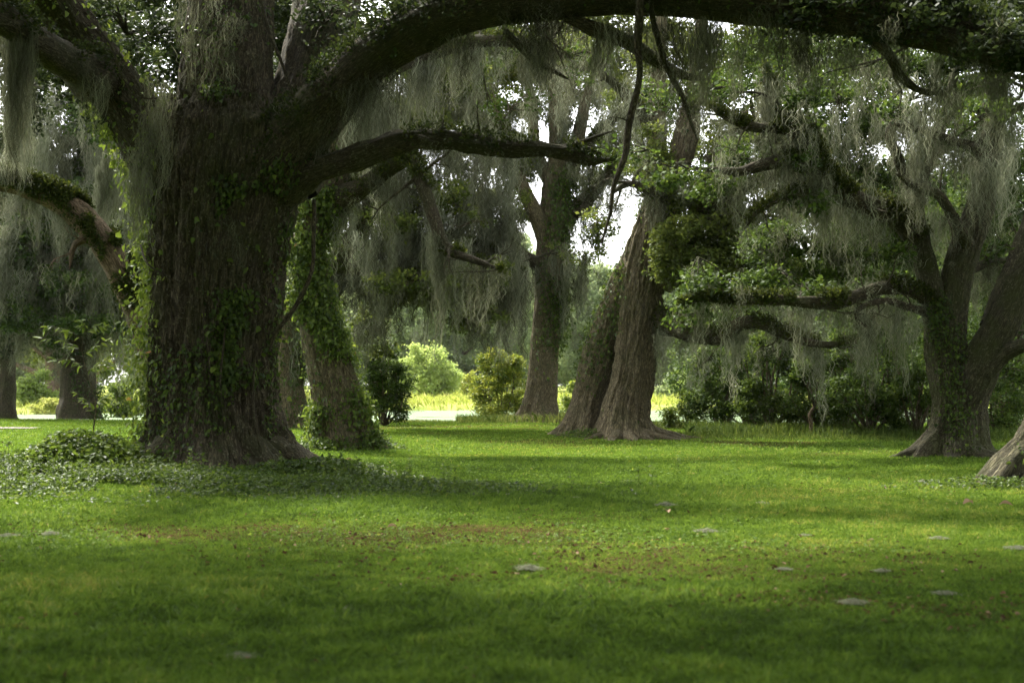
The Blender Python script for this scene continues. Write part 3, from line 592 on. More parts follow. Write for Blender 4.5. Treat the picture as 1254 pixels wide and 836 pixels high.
t.limb([(690, 250, 50, 18), (712, 260, 49.8, 15), (725, 240, 49.5, 12), (750, 208, 49, 9), (790, 190, 48.5, 4)], seed=51, side=10, slen=1.6, fol=5, mossn=24, mlen=1.8, mw=.024, fern=300)
t.limb([(664, 190, 50, 16), (630, 170, 49.5, 12), (600, 150, 49, 10), (560, 148, 48, 8), (520, 160, 47.6, 4)], seed=52, side=12, slen=1.8, fern=900, mossn=46, mlen=1.9, mw=.024, fol=6, ftone=.7)
t.limb([(700, 200, 50, 16), (730, 168, 49.5, 12), (760, 140, 49, 9), (800, 120, 48, 4)], seed=53, side=10, slen=1.6, fern=500, mossn=24, mlen=1.6, mw=.024, fol=4)
t.leaves([(600, 90, 51, 50, 30, 80), (660, 70, 51, 50, 30, 80), (720, 70, 52, 40, 26, 50), (560, 70, 51, 40, 40, 70), (680, 150, 51, 40, 16, 36), (750, 100, 52, 34, 30, 40), (620, 210, 50, 40, 26, 60), (600, 250, 49.5, 40, 30, 60), (650, 262, 50.5, 20, 18, 20), (735, 290, 50, 16, 22, 30), (730, 170, 51, 28, 20, 30), (640, 130, 51, 30, 12, 24), (700, 120, 52, 30, 14, 26), (575, 110, 50, 44, 26, 60), (660, 20, 52, 90, 26, 110), (770, 60, 54, 50, 40, 90), (620, 150, 53, 40, 30, 50), (760, 180, 54, 26, 30, 34), (600, 40, 54, 70, 30, 100), (715, 215, 53, 24, 20, 24), (830, 120, 54, 30, 60, 60), (660, 60, 56, 120, 50, 200), (790, 80, 56, 60, 60, 130), (640, 190, 56, 34, 24, 40), (580, 170, 56, 50, 40, 80), (748, 205, 55, 20, 22, 26), (716, 240, 55, 14, 26, 22), (740, 24, 48, 70, 16, 80), (820, 30, 48, 50, 20, 60), (600, 100, 55, 70, 40, 120), (745, 120, 55, 34, 40, 70), (780, 150, 55, 24, 40, 50), (700, 60, 55, 60, 30, 90), (840, 190, 55, 20, 30, 30), (735, 215, 55, 18, 22, 20), (560, 190, 51, 30, 40, 60), (640, 215, 52, 16, 24, 24)], leaf=.13, tone=.55)
t.curtain([(560, 640, 230, 310, 49, .8, 90, 2.3), (600, 650, 300, 350, 48.5, .6, 50, 2.4), (690, 715, 300, 350, 49.5, .4, 26, 2.4), (640, 700, 110, 200, 50, .8, 50, 1.4), (585, 650, 80, 200, 50, 1, 90, 1.8), (700, 760, 160, 230, 50, 1, 40, 1.6), (640, 860, 60, 140, 50, 2, 150, 1.7), (700, 800, 30, 60, 47, 1, 50, 1.4), (742, 750, 240, 300, 48, .3, 6, 1.6)], tone=.52, w=.026, spread=.17)
tufts(t.fern, dict(P=np.array([W(x, y, 50) for x, y in ((565, 75), (585, 92), (600, 82), (620, 95), (575, 100), (645, 95), (668, 104), (684, 98), (700, 102), (690, 112))])+0., D=np.tile([0, 0, 1.], (10, 1))), 900, (0, 0, 1), leaf=.10, per=12, tone=.75, h=.3, thr=0)
t.finish(120, 1.1, .024)

# ================= T4: the joined pair of trunks
t = Tree(gp(745, 528, 36), 'pair of thick brown trunks joined low down, one leaning sideways into the other', 'bark', 'oak_green')
t.dense = 1.7
bz = t.b[2]
tb = t.trunk([(767, 534, 36, 66), (767, 505, 36, 58), (776, 460, 36, 54), (781, 410, 36, 54), (786, 360, 36, 56), (794, 310, 36, 56), (806, 265, 36, 50), (822, 225, 36, 40), (838, 175, 36, 30), (850, 110, 36.3, 22), (858, 40, 36.5, 16), (866, -50, 37, 8)], k=.96, seg=190, seed=22, ridge=.065, flare=.5, fh=.4, lobes=9)
tbl = t.stem([(708, 545, 37, 50), (713, 524, 37, 46), (722, 490, 37, 46), (735, 440, 36.9, 50), (751, 395, 36.6, 50), (768, 350, 36.3, 48), (788, 305, 36.2, 42), (800, 260, 36.1, 34)], k=.95, ds=.07, seg=120, seed=23, ridge=.04, flare=.35, fh=.35, gnd=bz, lobes=7)
t.stem([(806, 250, 36, 34), (806, 200, 36.3, 26), (803, 150, 36.4, 24), (806, 100, 36.5, 20), (810, 30, 37, 14), (814, -60, 37, 7)], seed=24, ridge=.03)
t.stem([(806, 345, 36, 44), (832, 310, 35.7, 34), (856, 262, 35.5, 26), (868, 220, 35.3, 20), (892, 178, 35, 14), (915, 130, 35, 8)], seed=25, ridge=.03)
for pts in ([(790, 528, 35.8, 24), (815, 538, 35.7, 16), (845, 541, 35.6, 9), (885, 543, 35.5, 4)], [(745, 530, 35.8, 22), (728, 538, 35.7, 14), (716, 542, 35.6, 6)], [(708, 522, 37, 20), (697, 527, 37, 12), (688, 530, 36.9, 6)], [(772, 535, 35.5, 20), (786, 543, 35.2, 12), (800, 548, 35, 5)]):
    tube(t.mb, *X(pts), ds=.08, seg=18, seed=26, rough=.15, taper=True)
t.roots(9, .75, 1.5, cx=W(768, 530, 36)[0], cy=36, seed=230); t.roots(3, .5, .4, cx=W(712, 530, 37)[0], cy=37, seed=240)
t.endtrunk()
ivy(t.ivy, tbl, 1300, lambda P, D: np.clip(.5-D[:, 0]*.6-D[:, 1]*.3, 0, 1)*sstep(.8, 2.2, P[:, 2]), depth=.05, thr=.40, leaf=.10, tone=.45)
ivy(t.ivy, tb, 1500, lambda P, D: np.clip(-D[:, 0]+.3, 0, 1)*(P[:, 2] > 2.6)+.01, depth=.06, thr=.45, leaf=.09, tone=.45)
t.limb([(797, 380, 36, 30), (812, 392, 35.6, 24), (838, 405, 35.2, 24), (872, 412, 35, 22), (888, 410, 34.8, 20), (908, 396, 34.6, 17), (932, 396, 34.4, 15), (955, 406, 34.2, 14), (985, 418, 34, 11), (1015, 422, 33.8, 8), (1050, 416, 33.6, 4)], k=1.02, seed=60, ds=.07, seg=26, side=14, slen=.9, sr=.03, mossn=60, mlen=1.05, mtone=.62, mw=.018, fern=500, ridge=.02)
t.limb([(830, 250, 36, 26), (800, 235, 35, 14), (770, 225, 34.5, 8), (745, 240, 34.2, 4)], seed=61, side=8, slen=1.0, mossn=14, mlen=1.1, fol=4, fsz=.5)
t.limb([(866, 200, 35.2, 18), (900, 170, 35, 16), (935, 158, 34.6, 16), (975, 160, 34.2, 14), (1005, 176, 34, 10), (1040, 200, 33.6, 5)], seed=62, side=12, slen=1.5, fern=500, mossn=36, mlen=1.4, fol=9, fsz=.7)
t.limb([(850, 270, 35.5, 22), (882, 250, 35.2, 12), (925, 225, 35, 11), (960, 205, 35, 8), (990, 190, 35, 4)], seed=63, side=9, slen=1.3, fern=400, mossn=26, mlen=1.2, fol=8, fsz=.6)
t.limb([(806, 170, 36.4, 20), (770, 120, 36, 14), (735, 90, 35.5, 9), (700, 84, 35, 4)], seed=64, side=8, slen=1.5, fern=200, mossn=22, mlen=1.3, fol=3, fsz=.5)
t.leaves([(800, 200, 35.6, 36, 24, 60), (850, 235, 35, 44, 34, 100), (830, 300, 34.6, 36, 30, 80), (870, 330, 34.6, 50, 26, 110), (920, 320, 34.8, 50, 30, 110), (880, 280, 34.8, 48, 30, 90), (900, 360, 34.6, 44, 12, 40), (870, 110, 36, 36, 40, 60), (905, 60, 36, 46, 30, 70), (850, 60, 36.5, 40, 30, 50), (790, 60, 36.5, 30, 30, 36), (940, 130, 36, 30, 30, 40), (950, 270, 35, 40, 26, 60), (895, 225, 36, 30, 20, 40), (820, 330, 34.8, 18, 24, 40), (870, 170, 38, 40, 30, 70), (930, 240, 38, 60, 40, 120), (980, 200, 38, 50, 40, 100), (850, 300, 34.4, 50, 40, 120), (950, 85, 42, 50, 26, 70), (1010, 75, 42, 50, 26, 70), (1080, 70, 42, 50, 26, 70), (880, 60, 42, 50, 30, 70), (715, 60, 40, 40, 20, 36), (1150, 150, 40, 40, 40, 80), (960, 40, 38, 70, 40, 120), (1040, 40, 38, 70, 40, 110), (970, 330, 35, 30, 22, 50)], leaf=.10, tone=.55)
t.curtain([(790, 850, 180, 260, 35, .6, 60, 1.0), (860, 960, 300, 360, 34.6, .7, 70, .9), (870, 1000, 120, 260, 34.5, 1, 150, 1.2), (760, 860, 90, 200, 34.8, .6, 60, 1.0), (930, 1100, 335, 370, 34.2, .6, 36, 1.1)], tone=.5)
t.finish(170, .8)

# ================= T6: many-stemmed oak on the right
t = Tree(gp(1165, 557, 26), 'dark many stemmed oak forking low beside the thicket, with a long mossy limb', 'bark_mossy', 'oak')
t.dense = 1.7
tb = t.trunk([(1168, 556, 26, 70), (1172, 530, 26, 62), (1173, 500, 26, 62), (1168, 470, 26, 60), (1160, 440, 26, 54), (1155, 400, 26, 48)], seg=150, seed=27, ridge=.045, flare=.42, fh=.3, lobes=7)
s1 = t.stem([(1154, 420, 26, 44), (1146, 375, 26, 32), (1136, 335, 26, 27), (1127, 295, 26, 24), (1122, 255, 26, 20), (1130, 215, 26.2, 17), (1150, 165, 26.4, 14), (1165, 110, 26.6, 12), (1175, 40, 27, 8)], seed=28, ridge=.03, seg=70)
s2 = t.stem([(1158, 420, 26, 46), (1166, 370, 26, 40), (1176, 325, 26, 38), (1192, 280, 26, 35), (1205, 235, 26, 32), (1212, 190, 26, 30), (1216, 140, 26, 28), (1222, 80, 26, 24), (1226, 0, 26, 18), (1228, -90, 26, 8)], seed=29, ridge=.035, seg=80)
s3 = t.stem([(1175, 505, 26, 60), (1190, 470, 25.8, 52), (1208, 432, 25.6, 46), (1228, 395, 25.4, 42), (1250, 350, 25.2, 38), (1280, 300, 25, 32), (1330, 220, 24.6, 22), (1380, 120, 24.2, 10)], seed=30, ridge=.035, seg=80)
t.stem([(1215, 400, 25.9, 30), (1228, 360, 26.2, 26), (1244, 320, 26.4, 24), (1262, 270, 26.6, 20), (1290, 180, 27, 10)], seed=31, ridge=.02)
t.stem([(1208, 455, 25.5, 24), (1232, 432, 25.3, 20), (1262, 420, 25, 17), (1310, 410, 24.6, 8)], seed=32)
for pts in ([(1145, 545, 25.8, 30), (1122, 553, 25.6, 18), (1098, 558, 25.4, 8)], [(1192, 548, 25.7, 22), (1203, 558, 25.5, 12), (1214, 564, 25.3, 5)]):
    tube(t.mb, *X(pts), ds=.07, seg=18, seed=33, taper=True, rough=.15)
t.roots(9, .6, 1.1, seed=250)
t.endtrunk()
ivy(t.ivy, tb, 1100, lambda P, D: np.clip(-D[:, 1], 0, 1)*np.exp(-((P[:, 0]-W(1172, 500, 25.5)[0])/.28)**2), depth=.04, thr=.38, leaf=.07, tone=.5, freq=2)
ivy(t.ivy, s1, 700, lambda P, D: np.clip(-D[:, 1], 0, 1)*(P[:, 2] < 3.5), depth=.04, thr=.45, leaf=.07, tone=.4, freq=2)
t.limb([(1122, 290, 26, 30), (1100, 268, 25.8, 28), (1072, 256, 25.5, 27), (1045, 244, 25.3, 26), (1020, 226, 25.2, 24), (1002, 200, 25, 20), (988, 172, 25, 17), (968, 150, 25, 15), (950, 128, 25, 12), (940, 104, 25, 8), (936, 80, 25, 4)], seed=70, ds=.07, seg=30, side=7, slen=1.1, sr=.03, fern=1000, mossn=50, mlen=1.0, mw=.013, fol=5, fsz=.5, ridge=.02)
t.limb([(1020, 226, 25.2, 22), (995, 208, 25, 18), (965, 198, 24.9, 18), (935, 202, 24.8, 16), (905, 210, 24.7, 12), (878, 208, 24.6, 8), (845, 206, 24.6, 3)], seed=71, ds=.07, seg=22, side=7, slen=.9, sr=.02, fern=600, mossn=34, mlen=.9, mw=.013, fol=4, fsz=.45)
t.limb([(1010, 232, 25.3, 16), (980, 236, 25, 14), (950, 246, 24.8, 9), (925, 262, 24.7, 6), (908, 285, 24.7, 3)], seed=72, seg=14, side=5, slen=.8, sr=.02, fern=200, mossn=14, mlen=.8, mw=.013, fol=3, fsz=.4)
t.limb([(975, 162, 25, 16), (950, 157, 24.8, 14), (925, 156, 24.7, 12), (898, 148, 24.6, 9), (870, 132, 24.5, 4)], seed=73, seg=16, side=6, slen=.9, sr=.02, fern=500, mossn=22, mlen=.8, mw=.013, fol=3, fsz=.4)
t.limb([(1145, 372, 26, 20), (1120, 358, 25.8, 17), (1085, 352, 25.5, 17), (1050, 362, 25.2, 17), (1020, 371, 25, 17), (985, 370, 24.9, 16), (950, 367, 24.8, 13), (900, 368, 24.8, 10), (862, 366, 24.8, 7), (835, 372, 24.8, 3)], seed=74, ds=.07, seg=24, side=8, slen=.8, sr=.02, fern=900, mossn=46, mlen=.8, mw=.013, mtone=.55, fol=6, fsz=.4, ridge=.02, ftone=.4)
t.limb([(1140, 385, 26, 12), (1112, 376, 25.6, 10), (1080, 368, 25.2, 8), (1048, 385, 25, 5), (1075, 425, 24.9, 3)], seed=75, side=12, slen=.8, sr=.02, mossn=22, mlen=1.0, mw=.013, mtone=.62)
t.limb([(1128, 250, 26, 18), (1112, 225, 25.8, 14), (1100, 195, 25.6, 13), (1090, 165, 25.5, 11), (1105, 140, 25.4, 9), (1130, 128, 25.3, 4)], seed=76, side=9, slen=.9, sr=.02, mossn=34, mlen=1.0, mw=.013, mtone=.6)
t.limb([(1215, 200, 25.7, 18), (1190, 180, 25.4, 13), (1165, 172, 25.2, 12), (1130, 160, 25, 10), (1105, 155, 24.8, 6), (1085, 148, 24.8, 3)], seed=77, side=8, slen=1, sr=.02, mossn=34, mlen=1.1, mw=.013, mtone=.6, fol=3, fsz=.5)
t.limb([(1186, 300, 25.6, 16), (1165, 262, 25.2, 13), (1148, 238, 25, 12), (1120, 228, 24.8, 9), (1096, 212, 24.6, 4)], seed=78, side=6, slen=.8, sr=.02, mossn=20, mlen=.7, mw=.013)
t.limb([(1218, 150, 26, 16), (1250, 130, 25.6, 11), (1290, 125, 25.2, 5)], seed=79, side=6, slen=1, fol=4, mossn=12)
t.limb([(1190, 330, 26.4, 12), (1215, 320, 26.8, 9), (1235, 318, 27, 8), (1254, 300, 27.2, 4)], seed=80, side=8, slen=1, mossn=16, fol=3, fsz=.5, mw=.013)
t.leaves([(1075, 165, 27.5, 50, 34, 110), (1040, 200, 27.5, 50, 30, 100), (1060, 130, 27.5, 50, 30, 90), (1020, 110, 28, 40, 30, 70), (1160, 60, 27.5, 60, 26, 90), (1220, 60, 26.5, 40, 40, 60), (1240, 180, 27.5, 40, 40, 60), (1180, 200, 28, 26, 30, 30),
          (1000, 160, 27.5, 34, 30, 60), (980, 110, 28, 34, 30, 50), (1080, 215, 27, 46, 26, 70), (1230, 250, 28, 44, 30, 60), (960, 90, 28, 30, 26, 40), (1100, 300, 27.5, 40, 26, 70), (1050, 310, 27.5, 50, 26, 90), (985, 290, 27, 50, 24, 80), (940, 300, 27, 40, 26, 60), (1030, 335, 27, 60, 14, 50), (930, 345, 26.5, 50, 14, 44), (1100, 90, 28, 60, 26, 90), (1180, 120, 28, 40, 26, 50), (950, 60, 30, 70, 30, 130), (1060, 60, 30, 80, 30, 150), (1010, 240, 29, 60, 40, 150), (1090, 250, 30, 60, 50, 160), (1120, 110, 31, 80, 50, 170), (1000, 90, 31, 80, 40, 150), (1230, 200, 31, 60, 50, 110), (1200, 140, 31, 60, 50, 160), (900, 110, 30, 50, 30, 90), (1230, 330, 30, 50, 50, 120), (1180, 270, 30, 40, 40, 80), (910, 190, 30, 40, 20, 60), (1060, 370, 29, 60, 26, 70), (1160, 420, 33, 60, 50, 90), (1240, 440, 33, 50, 50, 90)], leaf=.075, tone=.5, spray=.17)
t.curtain([(1055, 1078, 370, 410, 24.9, .3, 18, 1.1), (1100, 1125, 160, 200, 25, .3, 26, 1.3), (1090, 1250, 120, 200, 26, .7, 60, 1.0), (900, 1080, 90, 240, 26.5, .8, 130, .9), (1130, 1170, 250, 350, 27.5, .6, 30, .9), (1190, 1250, 250, 330, 28, .6, 44, 1.1), (900, 1110, 270, 350, 27, .6, 90, .9), (880, 1250, 60, 240, 24.4, .5, 150, 1.0), (960, 1110, 230, 300, 24.6, .4, 40, .7)], tone=.55, w=.013, spread=.11)
t.finish(220, .6, .013, 26)

# ================= T7: trunk cut by the right edge
t = Tree(gp(1290, 590, 19), 'mossy trunk leaning in from the frame edge in front of the forked oak', 'bark_mossy', 'oak')
tb = t.trunk([(1262, 588, 19.3, 84), (1282, 540, 19.3, 74), (1302, 480, 19.2, 70), (1335, 390, 19, 66), (1370, 280, 19, 60), (1400, 100, 19, 50), (1430, -100, 19, 30)], seg=130, seed=34, ridge=.04, flare=.35, fh=.25)
tube(t.mb, *X([(1245, 575, 19, 34), (1222, 592, 18.8, 20), (1200, 602, 18.6, 8)]), ds=.07, seg=18, seed=35, taper=True)
t.endtrunk(); ivy(t.ivy, tb, 700, lambda P, D: np.clip(-D[:, 1], 0, 1)*(P[:, 2] < 2.5), depth=.04, thr=.42, leaf=.07, tone=.5, freq=2)
t.limb([(1370, 280, 19, 34), (1310, 150, 18.6, 24), (1260, 60, 18.2, 18), (1200, 10, 18, 10)], seed=36, side=6, fol=6, mossn=16, mlen=.8, mw=.011, leaf=.08)
t.finish()

# ================= T5: pale arching trunk behind the great oak, left side
t = Tree(gp(215, 560, 25), 'pale barked tree arching sideways behind the huge oak, its top thick with fern', 'bark_pale', 'oak_dark')
t.trunk([(235, 558, 25, 44), (215, 500, 25, 40), (192, 440, 25, 36), (172, 390, 25, 34)], seg=60, seed=37, ridge=.03, flare=.2)
tb = t.stem([(178, 405, 25, 34), (164, 370, 25, 33), (148, 335, 25, 34), (130, 302, 25, 36), (108, 274, 25, 34), (80, 250, 25, 32), (45, 234, 25, 28), (10, 222, 25, 26), (-40, 216, 25, 24), (-110, 200, 25, 18), (-180, 150, 25, 8)], ds=.06, seg=60, seed=38, ridge=.025, rough=.14)
t.endtrunk(); t.limbs.append(tb)
tufts(t.fern, tb, 3200, (.35, -.3, 1), leaf=.06, per=9, tone=.3, thr=.44, h=.04)
t.limb([(120, 285, 25, 18), (92, 300, 24.8, 8), (85, 330, 24.7, 4)], seed=39, side=2, slen=.5, sr=.02, mossn=4, mlen=.6, mw=.012)
A = [tb['C'][i]-np.array([0, .05, .12]) for i in R.integers(len(tb['C'])//3, len(tb['C'])*5//6, 26)]; moss(t.trunkmoss, A, R.uniform(.2, 1.0, 26), .08, 40, .011, .5)
A = [W(R.uniform(14, 34), R.uniform(80, 130), 24.6) for _ in range(12)]; moss(t.trunkmoss, A, R.uniform(1.0, 2.0, 12), .09, 60, .011, .95)
A = [W(R.uniform(100, 110), R.uniform(70, 110), 24.6) for _ in range(3)]; moss(t.trunkmoss, A, R.uniform(1.0, 1.8, 3), .03, 60, .011, .8)
A = [W(R.uniform(120, 150), R.uniform(180, 230), 26) for _ in range(16)]; moss(t.trunkmoss, A, R.uniform(.8, 1.5, 16), .09, 60, .012, .8)
t.finish()

# ================= T8 / T9 and neighbours: dark mossy oaks farther left
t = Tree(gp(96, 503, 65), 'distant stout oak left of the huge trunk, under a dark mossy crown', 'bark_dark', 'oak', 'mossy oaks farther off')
t.dense = 1.2
tb = t.trunk([(96, 503, 65, 54), (96, 480, 65, 44), (96, 440, 65, 42), (97, 400, 65, 42), (100, 350, 65, 40), (104, 280, 65, 34), (108, 200, 65, 28), (110, 100, 65, 20), (112, 20, 65, 10)], seg=70, seed=44, ridge=.06, flare=.5, ds=.15)
t.endtrunk(); ivy(t.ivy, tb, 900, lambda P, D: np.clip(D[:, 0]+.3, 0, 1)*(P[:, 2] < 5), depth=.15, leaf=.15, thr=.4, tone=.3)
t.limb([(100, 390, 65, 26), (140, 370, 63, 18), (190, 360, 61, 14), (240, 370, 60, 8)], seed=81, side=12, slen=3, fol=10, fsz=1.5, mossn=60, mlen=2.6, mw=.035, leaf=.17)
t.limb([(98, 380, 65, 26), (60, 350, 63, 20), (10, 340, 61, 14), (-40, 350, 60, 8)], seed=82, side=12, slen=3, fol=10, fsz=1.5, mossn=60, mlen=2.6, mw=.035, leaf=.17)
t.leaves([(60, 300, 62, 70, 40, 170), (140, 320, 62, 60, 40, 150), (20, 260, 60, 60, 50, 150), (120, 240, 64, 60, 50, 170), (60, 180, 64, 90, 60, 260), (150, 160, 66, 70, 60, 200), (100, 90, 66, 110, 60, 280), (30, 380, 60, 60, 26, 80), (150, 380, 61, 50, 22, 60), (0, 330, 60, 50, 40, 110), (85, 375, 62, 50, 24, 60), (180, 60, 60, 110, 70, 330), (60, 20, 60, 130, 60, 330), (350, -10, 60, 140, 50, 260), (110, -30, 60, 160, 40, 260), (-20, 60, 66, 80, 60, 180), (250, 20, 64, 60, 60, 140), (180, 260, 62, 50, 60, 130), (350, 60, 64, 60, 70, 130), (30, 300, 57, 50, 40, 110), (120, 350, 57, 40, 18, 50), (70, 240, 57, 40, 30, 60), (150, 240, 57, 30, 30, 50), (20, 180, 57, 30, 30, 40), (55, 345, 57, 40, 20, 60), (120, 150, 57, 40, 40, 70), (10, 380, 57, 40, 24, 60), (110, 395, 57, 50, 14, 50)], leaf=.18, spray=.35, per=22, tone=.45)
t.curtain([(0, 190, 120, 300, 60, 2, 300, 4.6), (-20, 190, 200, 340, 56, 1.0, 190, 2.6), (-20, 190, 280, 350, 60, 1.5, 170, 2.4), (20, 190, 60, 160, 61, 2, 120, 4.0), (110, 175, 370, 390, 60, .8, 40, 1.9)], tone=.42, w=.032, spread=.28, per=30)
t.finish(160, 1.8, .032)
t = Tree(gp(4, 504, 66), 'distant slim oak at the frame edge beside the pale green willow', 'bark_dark', 'oak_dark', 'mossy oaks farther off')
t.trunk([(4, 505, 66, 30), (6, 480, 66, 24), (8, 440, 66, 22), (6, 390, 66, 22), (-5, 300, 66, 20), (-10, 180, 66, 12), (-10, 60, 66, 6)], seg=50, seed=45, ridge=.05, flare=.4, ds=.15)
t.endtrunk()
t.leaves([(-30, 380, 66, 60, 30, 90), (-40, 280, 66, 60, 50, 150), (10, 420, 64, 30, 18, 40), (-20, 160, 66, 70, 60, 150), (40, 400, 64, 30, 16, 40)], leaf=.18, spray=.35, tone=.45)
t.curtain([(-20, 60, 350, 390, 64, 1, 50, 2.0), (-20, 60, 200, 300, 64, 1, 60, 4)], tone=.4, w=.034, spread=.28)
t.finish(60, 1.8, .032)
HAZE = .00006
# ------------------------------------------------------------------ more trees, built from a few patterns
def local_tree(name, label, cat, loc, h, cw, bark, leafm, group, seed, n=14, leaf=.3, mossn=0, trunk_r=.4, low=.25, per=22, sprays=70, lean=0, mw=.06, mossL=3, tone=.5):
    x, y = loc; z = float(gz(x, y)); b = np.array([x, y, z])
    root = empty(name, b, label, cat, group)
    mb = MB(); top = b+np.array([lean*h, 0, h*.8])
    P = [b+[0, 0, -.3], b+[lean*h*.1, 0, h*.12], b+[lean*h*.5+R.normal(0, .2), R.normal(0, .3), h*.45], top]
    tb = tube(mb, P, [trunk_r*1.2, trunk_r, trunk_r*.7, trunk_r*.15], ds=.5, seg=20, seed=seed, flare=trunk_r*.6, fh=.6, gnd=z, ridge=.03, rough=.12)
    cr = MB(); A = []
    for k in range(n):
        u = (k+.5)/n; zz = h*(low+(.97-low)*u**.8); prof = math.sin(math.pi*min(1, .22+.78*(zz/h)**1.1))**.6
        a = k*2.4+R.random(); rr = cw*.5*prof*(.35+.6*R.random()); q = b+np.array([math.cos(a)*rr+lean*zz, math.sin(a)*rr*.8, zz])
        i = int(np.clip((zz/h*.75)*len(tb['C']), 2, len(tb['C'])-2)); s = tb['C'][i]
        mid = (s+q)/2+np.array([0, 0, -.06*h*R.random()])
        tube(mb, [s, mid, q], [tb['r'][i]*.5, tb['r'][i]*.3, .04], ds=.5, seg=7, seed=seed+k)
        rad = cw*.22*(.7+.6*R.random())
        p = foliage(cr, q, (rad, rad, rad*.62), sprays, leaf, per, leaf*2.1, tone); A.append(p)
    mb.build('trunk', M[bark], root, b); cr.build('crown', M[leafm], root, b)
    if mossn:
        A = np.vstack(A); A = A[R.choice(len(A), min(mossn, len(A)), replace=False)]; mm = MB()
        moss(mm, A, mossL*(.3+.8*R.random(len(A))), mw*6, 26, mw, .7, seg=3); mm.build('hanging_moss', M['moss'], root, b)['kind'] = 'stuff'
    return root
def copy_tree(o, loc, rz, sc, label):
    c = o.copy(); C.objects.link(c); c.location = (loc[0], loc[1], float(gz(loc[0], loc[1]))); c.rotation_euler = (0, 0, rz); c.scale = sc; c['label'] = label
    for ch in o.children:
        d = ch.copy(); C.objects.link(d); d.parent = c
    return c
def shrub(label, px, py, Y, wpx, hpx, leafm, n=200, leaf=.09, tone=.5, name='shrub', cat='shrub', group='shrubs along the water edge', stems=7, top=.8, gapy=.3, per=18, spray=.16, lumps=9, base=.12):
    k = Y/F; x = W(px, py, Y)[0]; z = float(gz(x, Y)); b = np.array([x, Y, z]); w, h = wpx*k, hpx*k
    root = empty(name, b, label, cat, group); st = MB(); lf = MB()
    for q in range(lumps):
        u = (q+R.random()*.6)/lumps; a = q*2.4; zz = h*(base+(1-base-.12)*u); rr = w*.36*math.sqrt(max(0, 1-((u-.3)/.85)**2))*(.5+.6*R.random())
        c = b+np.array([math.cos(a)*rr, math.sin(a)*rr*.8, zz]); rad = w*(.13+.13*R.random())*(1.1-.35*u); c = c+R.normal(0, .055, 3)*np.array([w, w, h])
        p = foliage(lf, c, (rad, rad, min(rad*.9, h*.24)), n//lumps, leaf, per, spray, tone)
        tube(st, [b+[0, 0, -.1], b*.5+c*.5+R.normal(0, .05*h, 3)*[1, 1, 0], c], [.035*h/2.5, .022*h/2.5, .008], ds=.2, seg=6, seed=q)
        twigs(st, c*.8+b*.2+np.array([0, 0, .0]), p, .012*h/2.5, mat=0, k=3)
    st.build('stem', M['bark'], root, b); lf.build('foliage', M[leafm], root, b)
    return root

# far shore wood: four patterns, then copies
g = 'trees of the far shore wood'
NL = ['tall moss hung tree', 'rounded pale green tree', 'slender darker tree', 'broad spreading tree with moss']
far = []
fx = [W(560, 400, 165)[0], W(735, 400, 172)[0], W(835, 400, 160)[0], W(470, 400, 170)[0]]
prm = [(17, 13, 60, .45), (15, 12, 0, .4), (18, 8, 30, .35), (14, 15, 70, .5)]
for i in range(4):
    h, cw, mn, tr = prm[i]
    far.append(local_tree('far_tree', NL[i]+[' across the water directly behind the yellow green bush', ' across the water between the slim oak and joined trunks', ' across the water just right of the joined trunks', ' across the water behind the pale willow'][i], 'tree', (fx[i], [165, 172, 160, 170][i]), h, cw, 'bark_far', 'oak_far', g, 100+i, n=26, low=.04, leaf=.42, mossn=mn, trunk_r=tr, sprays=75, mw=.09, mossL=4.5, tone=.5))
rows = []
for Y, st, x0, x1 in ((158, 9.5, -66, 66), (182, 12, -80, 88), (215, 15, -110, 118)):
    x = x0
    while x < x1:
        rows.append((x+R.uniform(-2, 2), Y+R.uniform(-6, 6))); x += st
spots = ['behind the stout mossy oak', 'left of the huge trunk', 'behind the ivy clad trunks', 'above the pale willow', 'behind the slim oak', 'behind the joined trunks', 'above the dark thicket', 'behind the forked oak', 'at the far end']
for j, (x, y) in enumerate(rows):
    if min(abs(x-fx[i])+abs(y-165)*.3 for i in range(4)) < 5.5: continue
    i = int(R.integers(0, 4)); s = R.uniform(.8, 1.08)*(1+max(0, y-180)/500)
    px = 627+x/y*F
    k = int(np.clip(px/1254*9, 0, 8)); row = 'front' if y < 170 else ('middle' if y < 198 else 'rear')
    if px < -60 or px > 1320: continue
    copy_tree(far[i], (x, y), R.uniform(0, 6.28), (s, s, s*R.uniform(.9, 1.12)), f'{NL[i]}, {row} row of far wood, {spots[k]}')
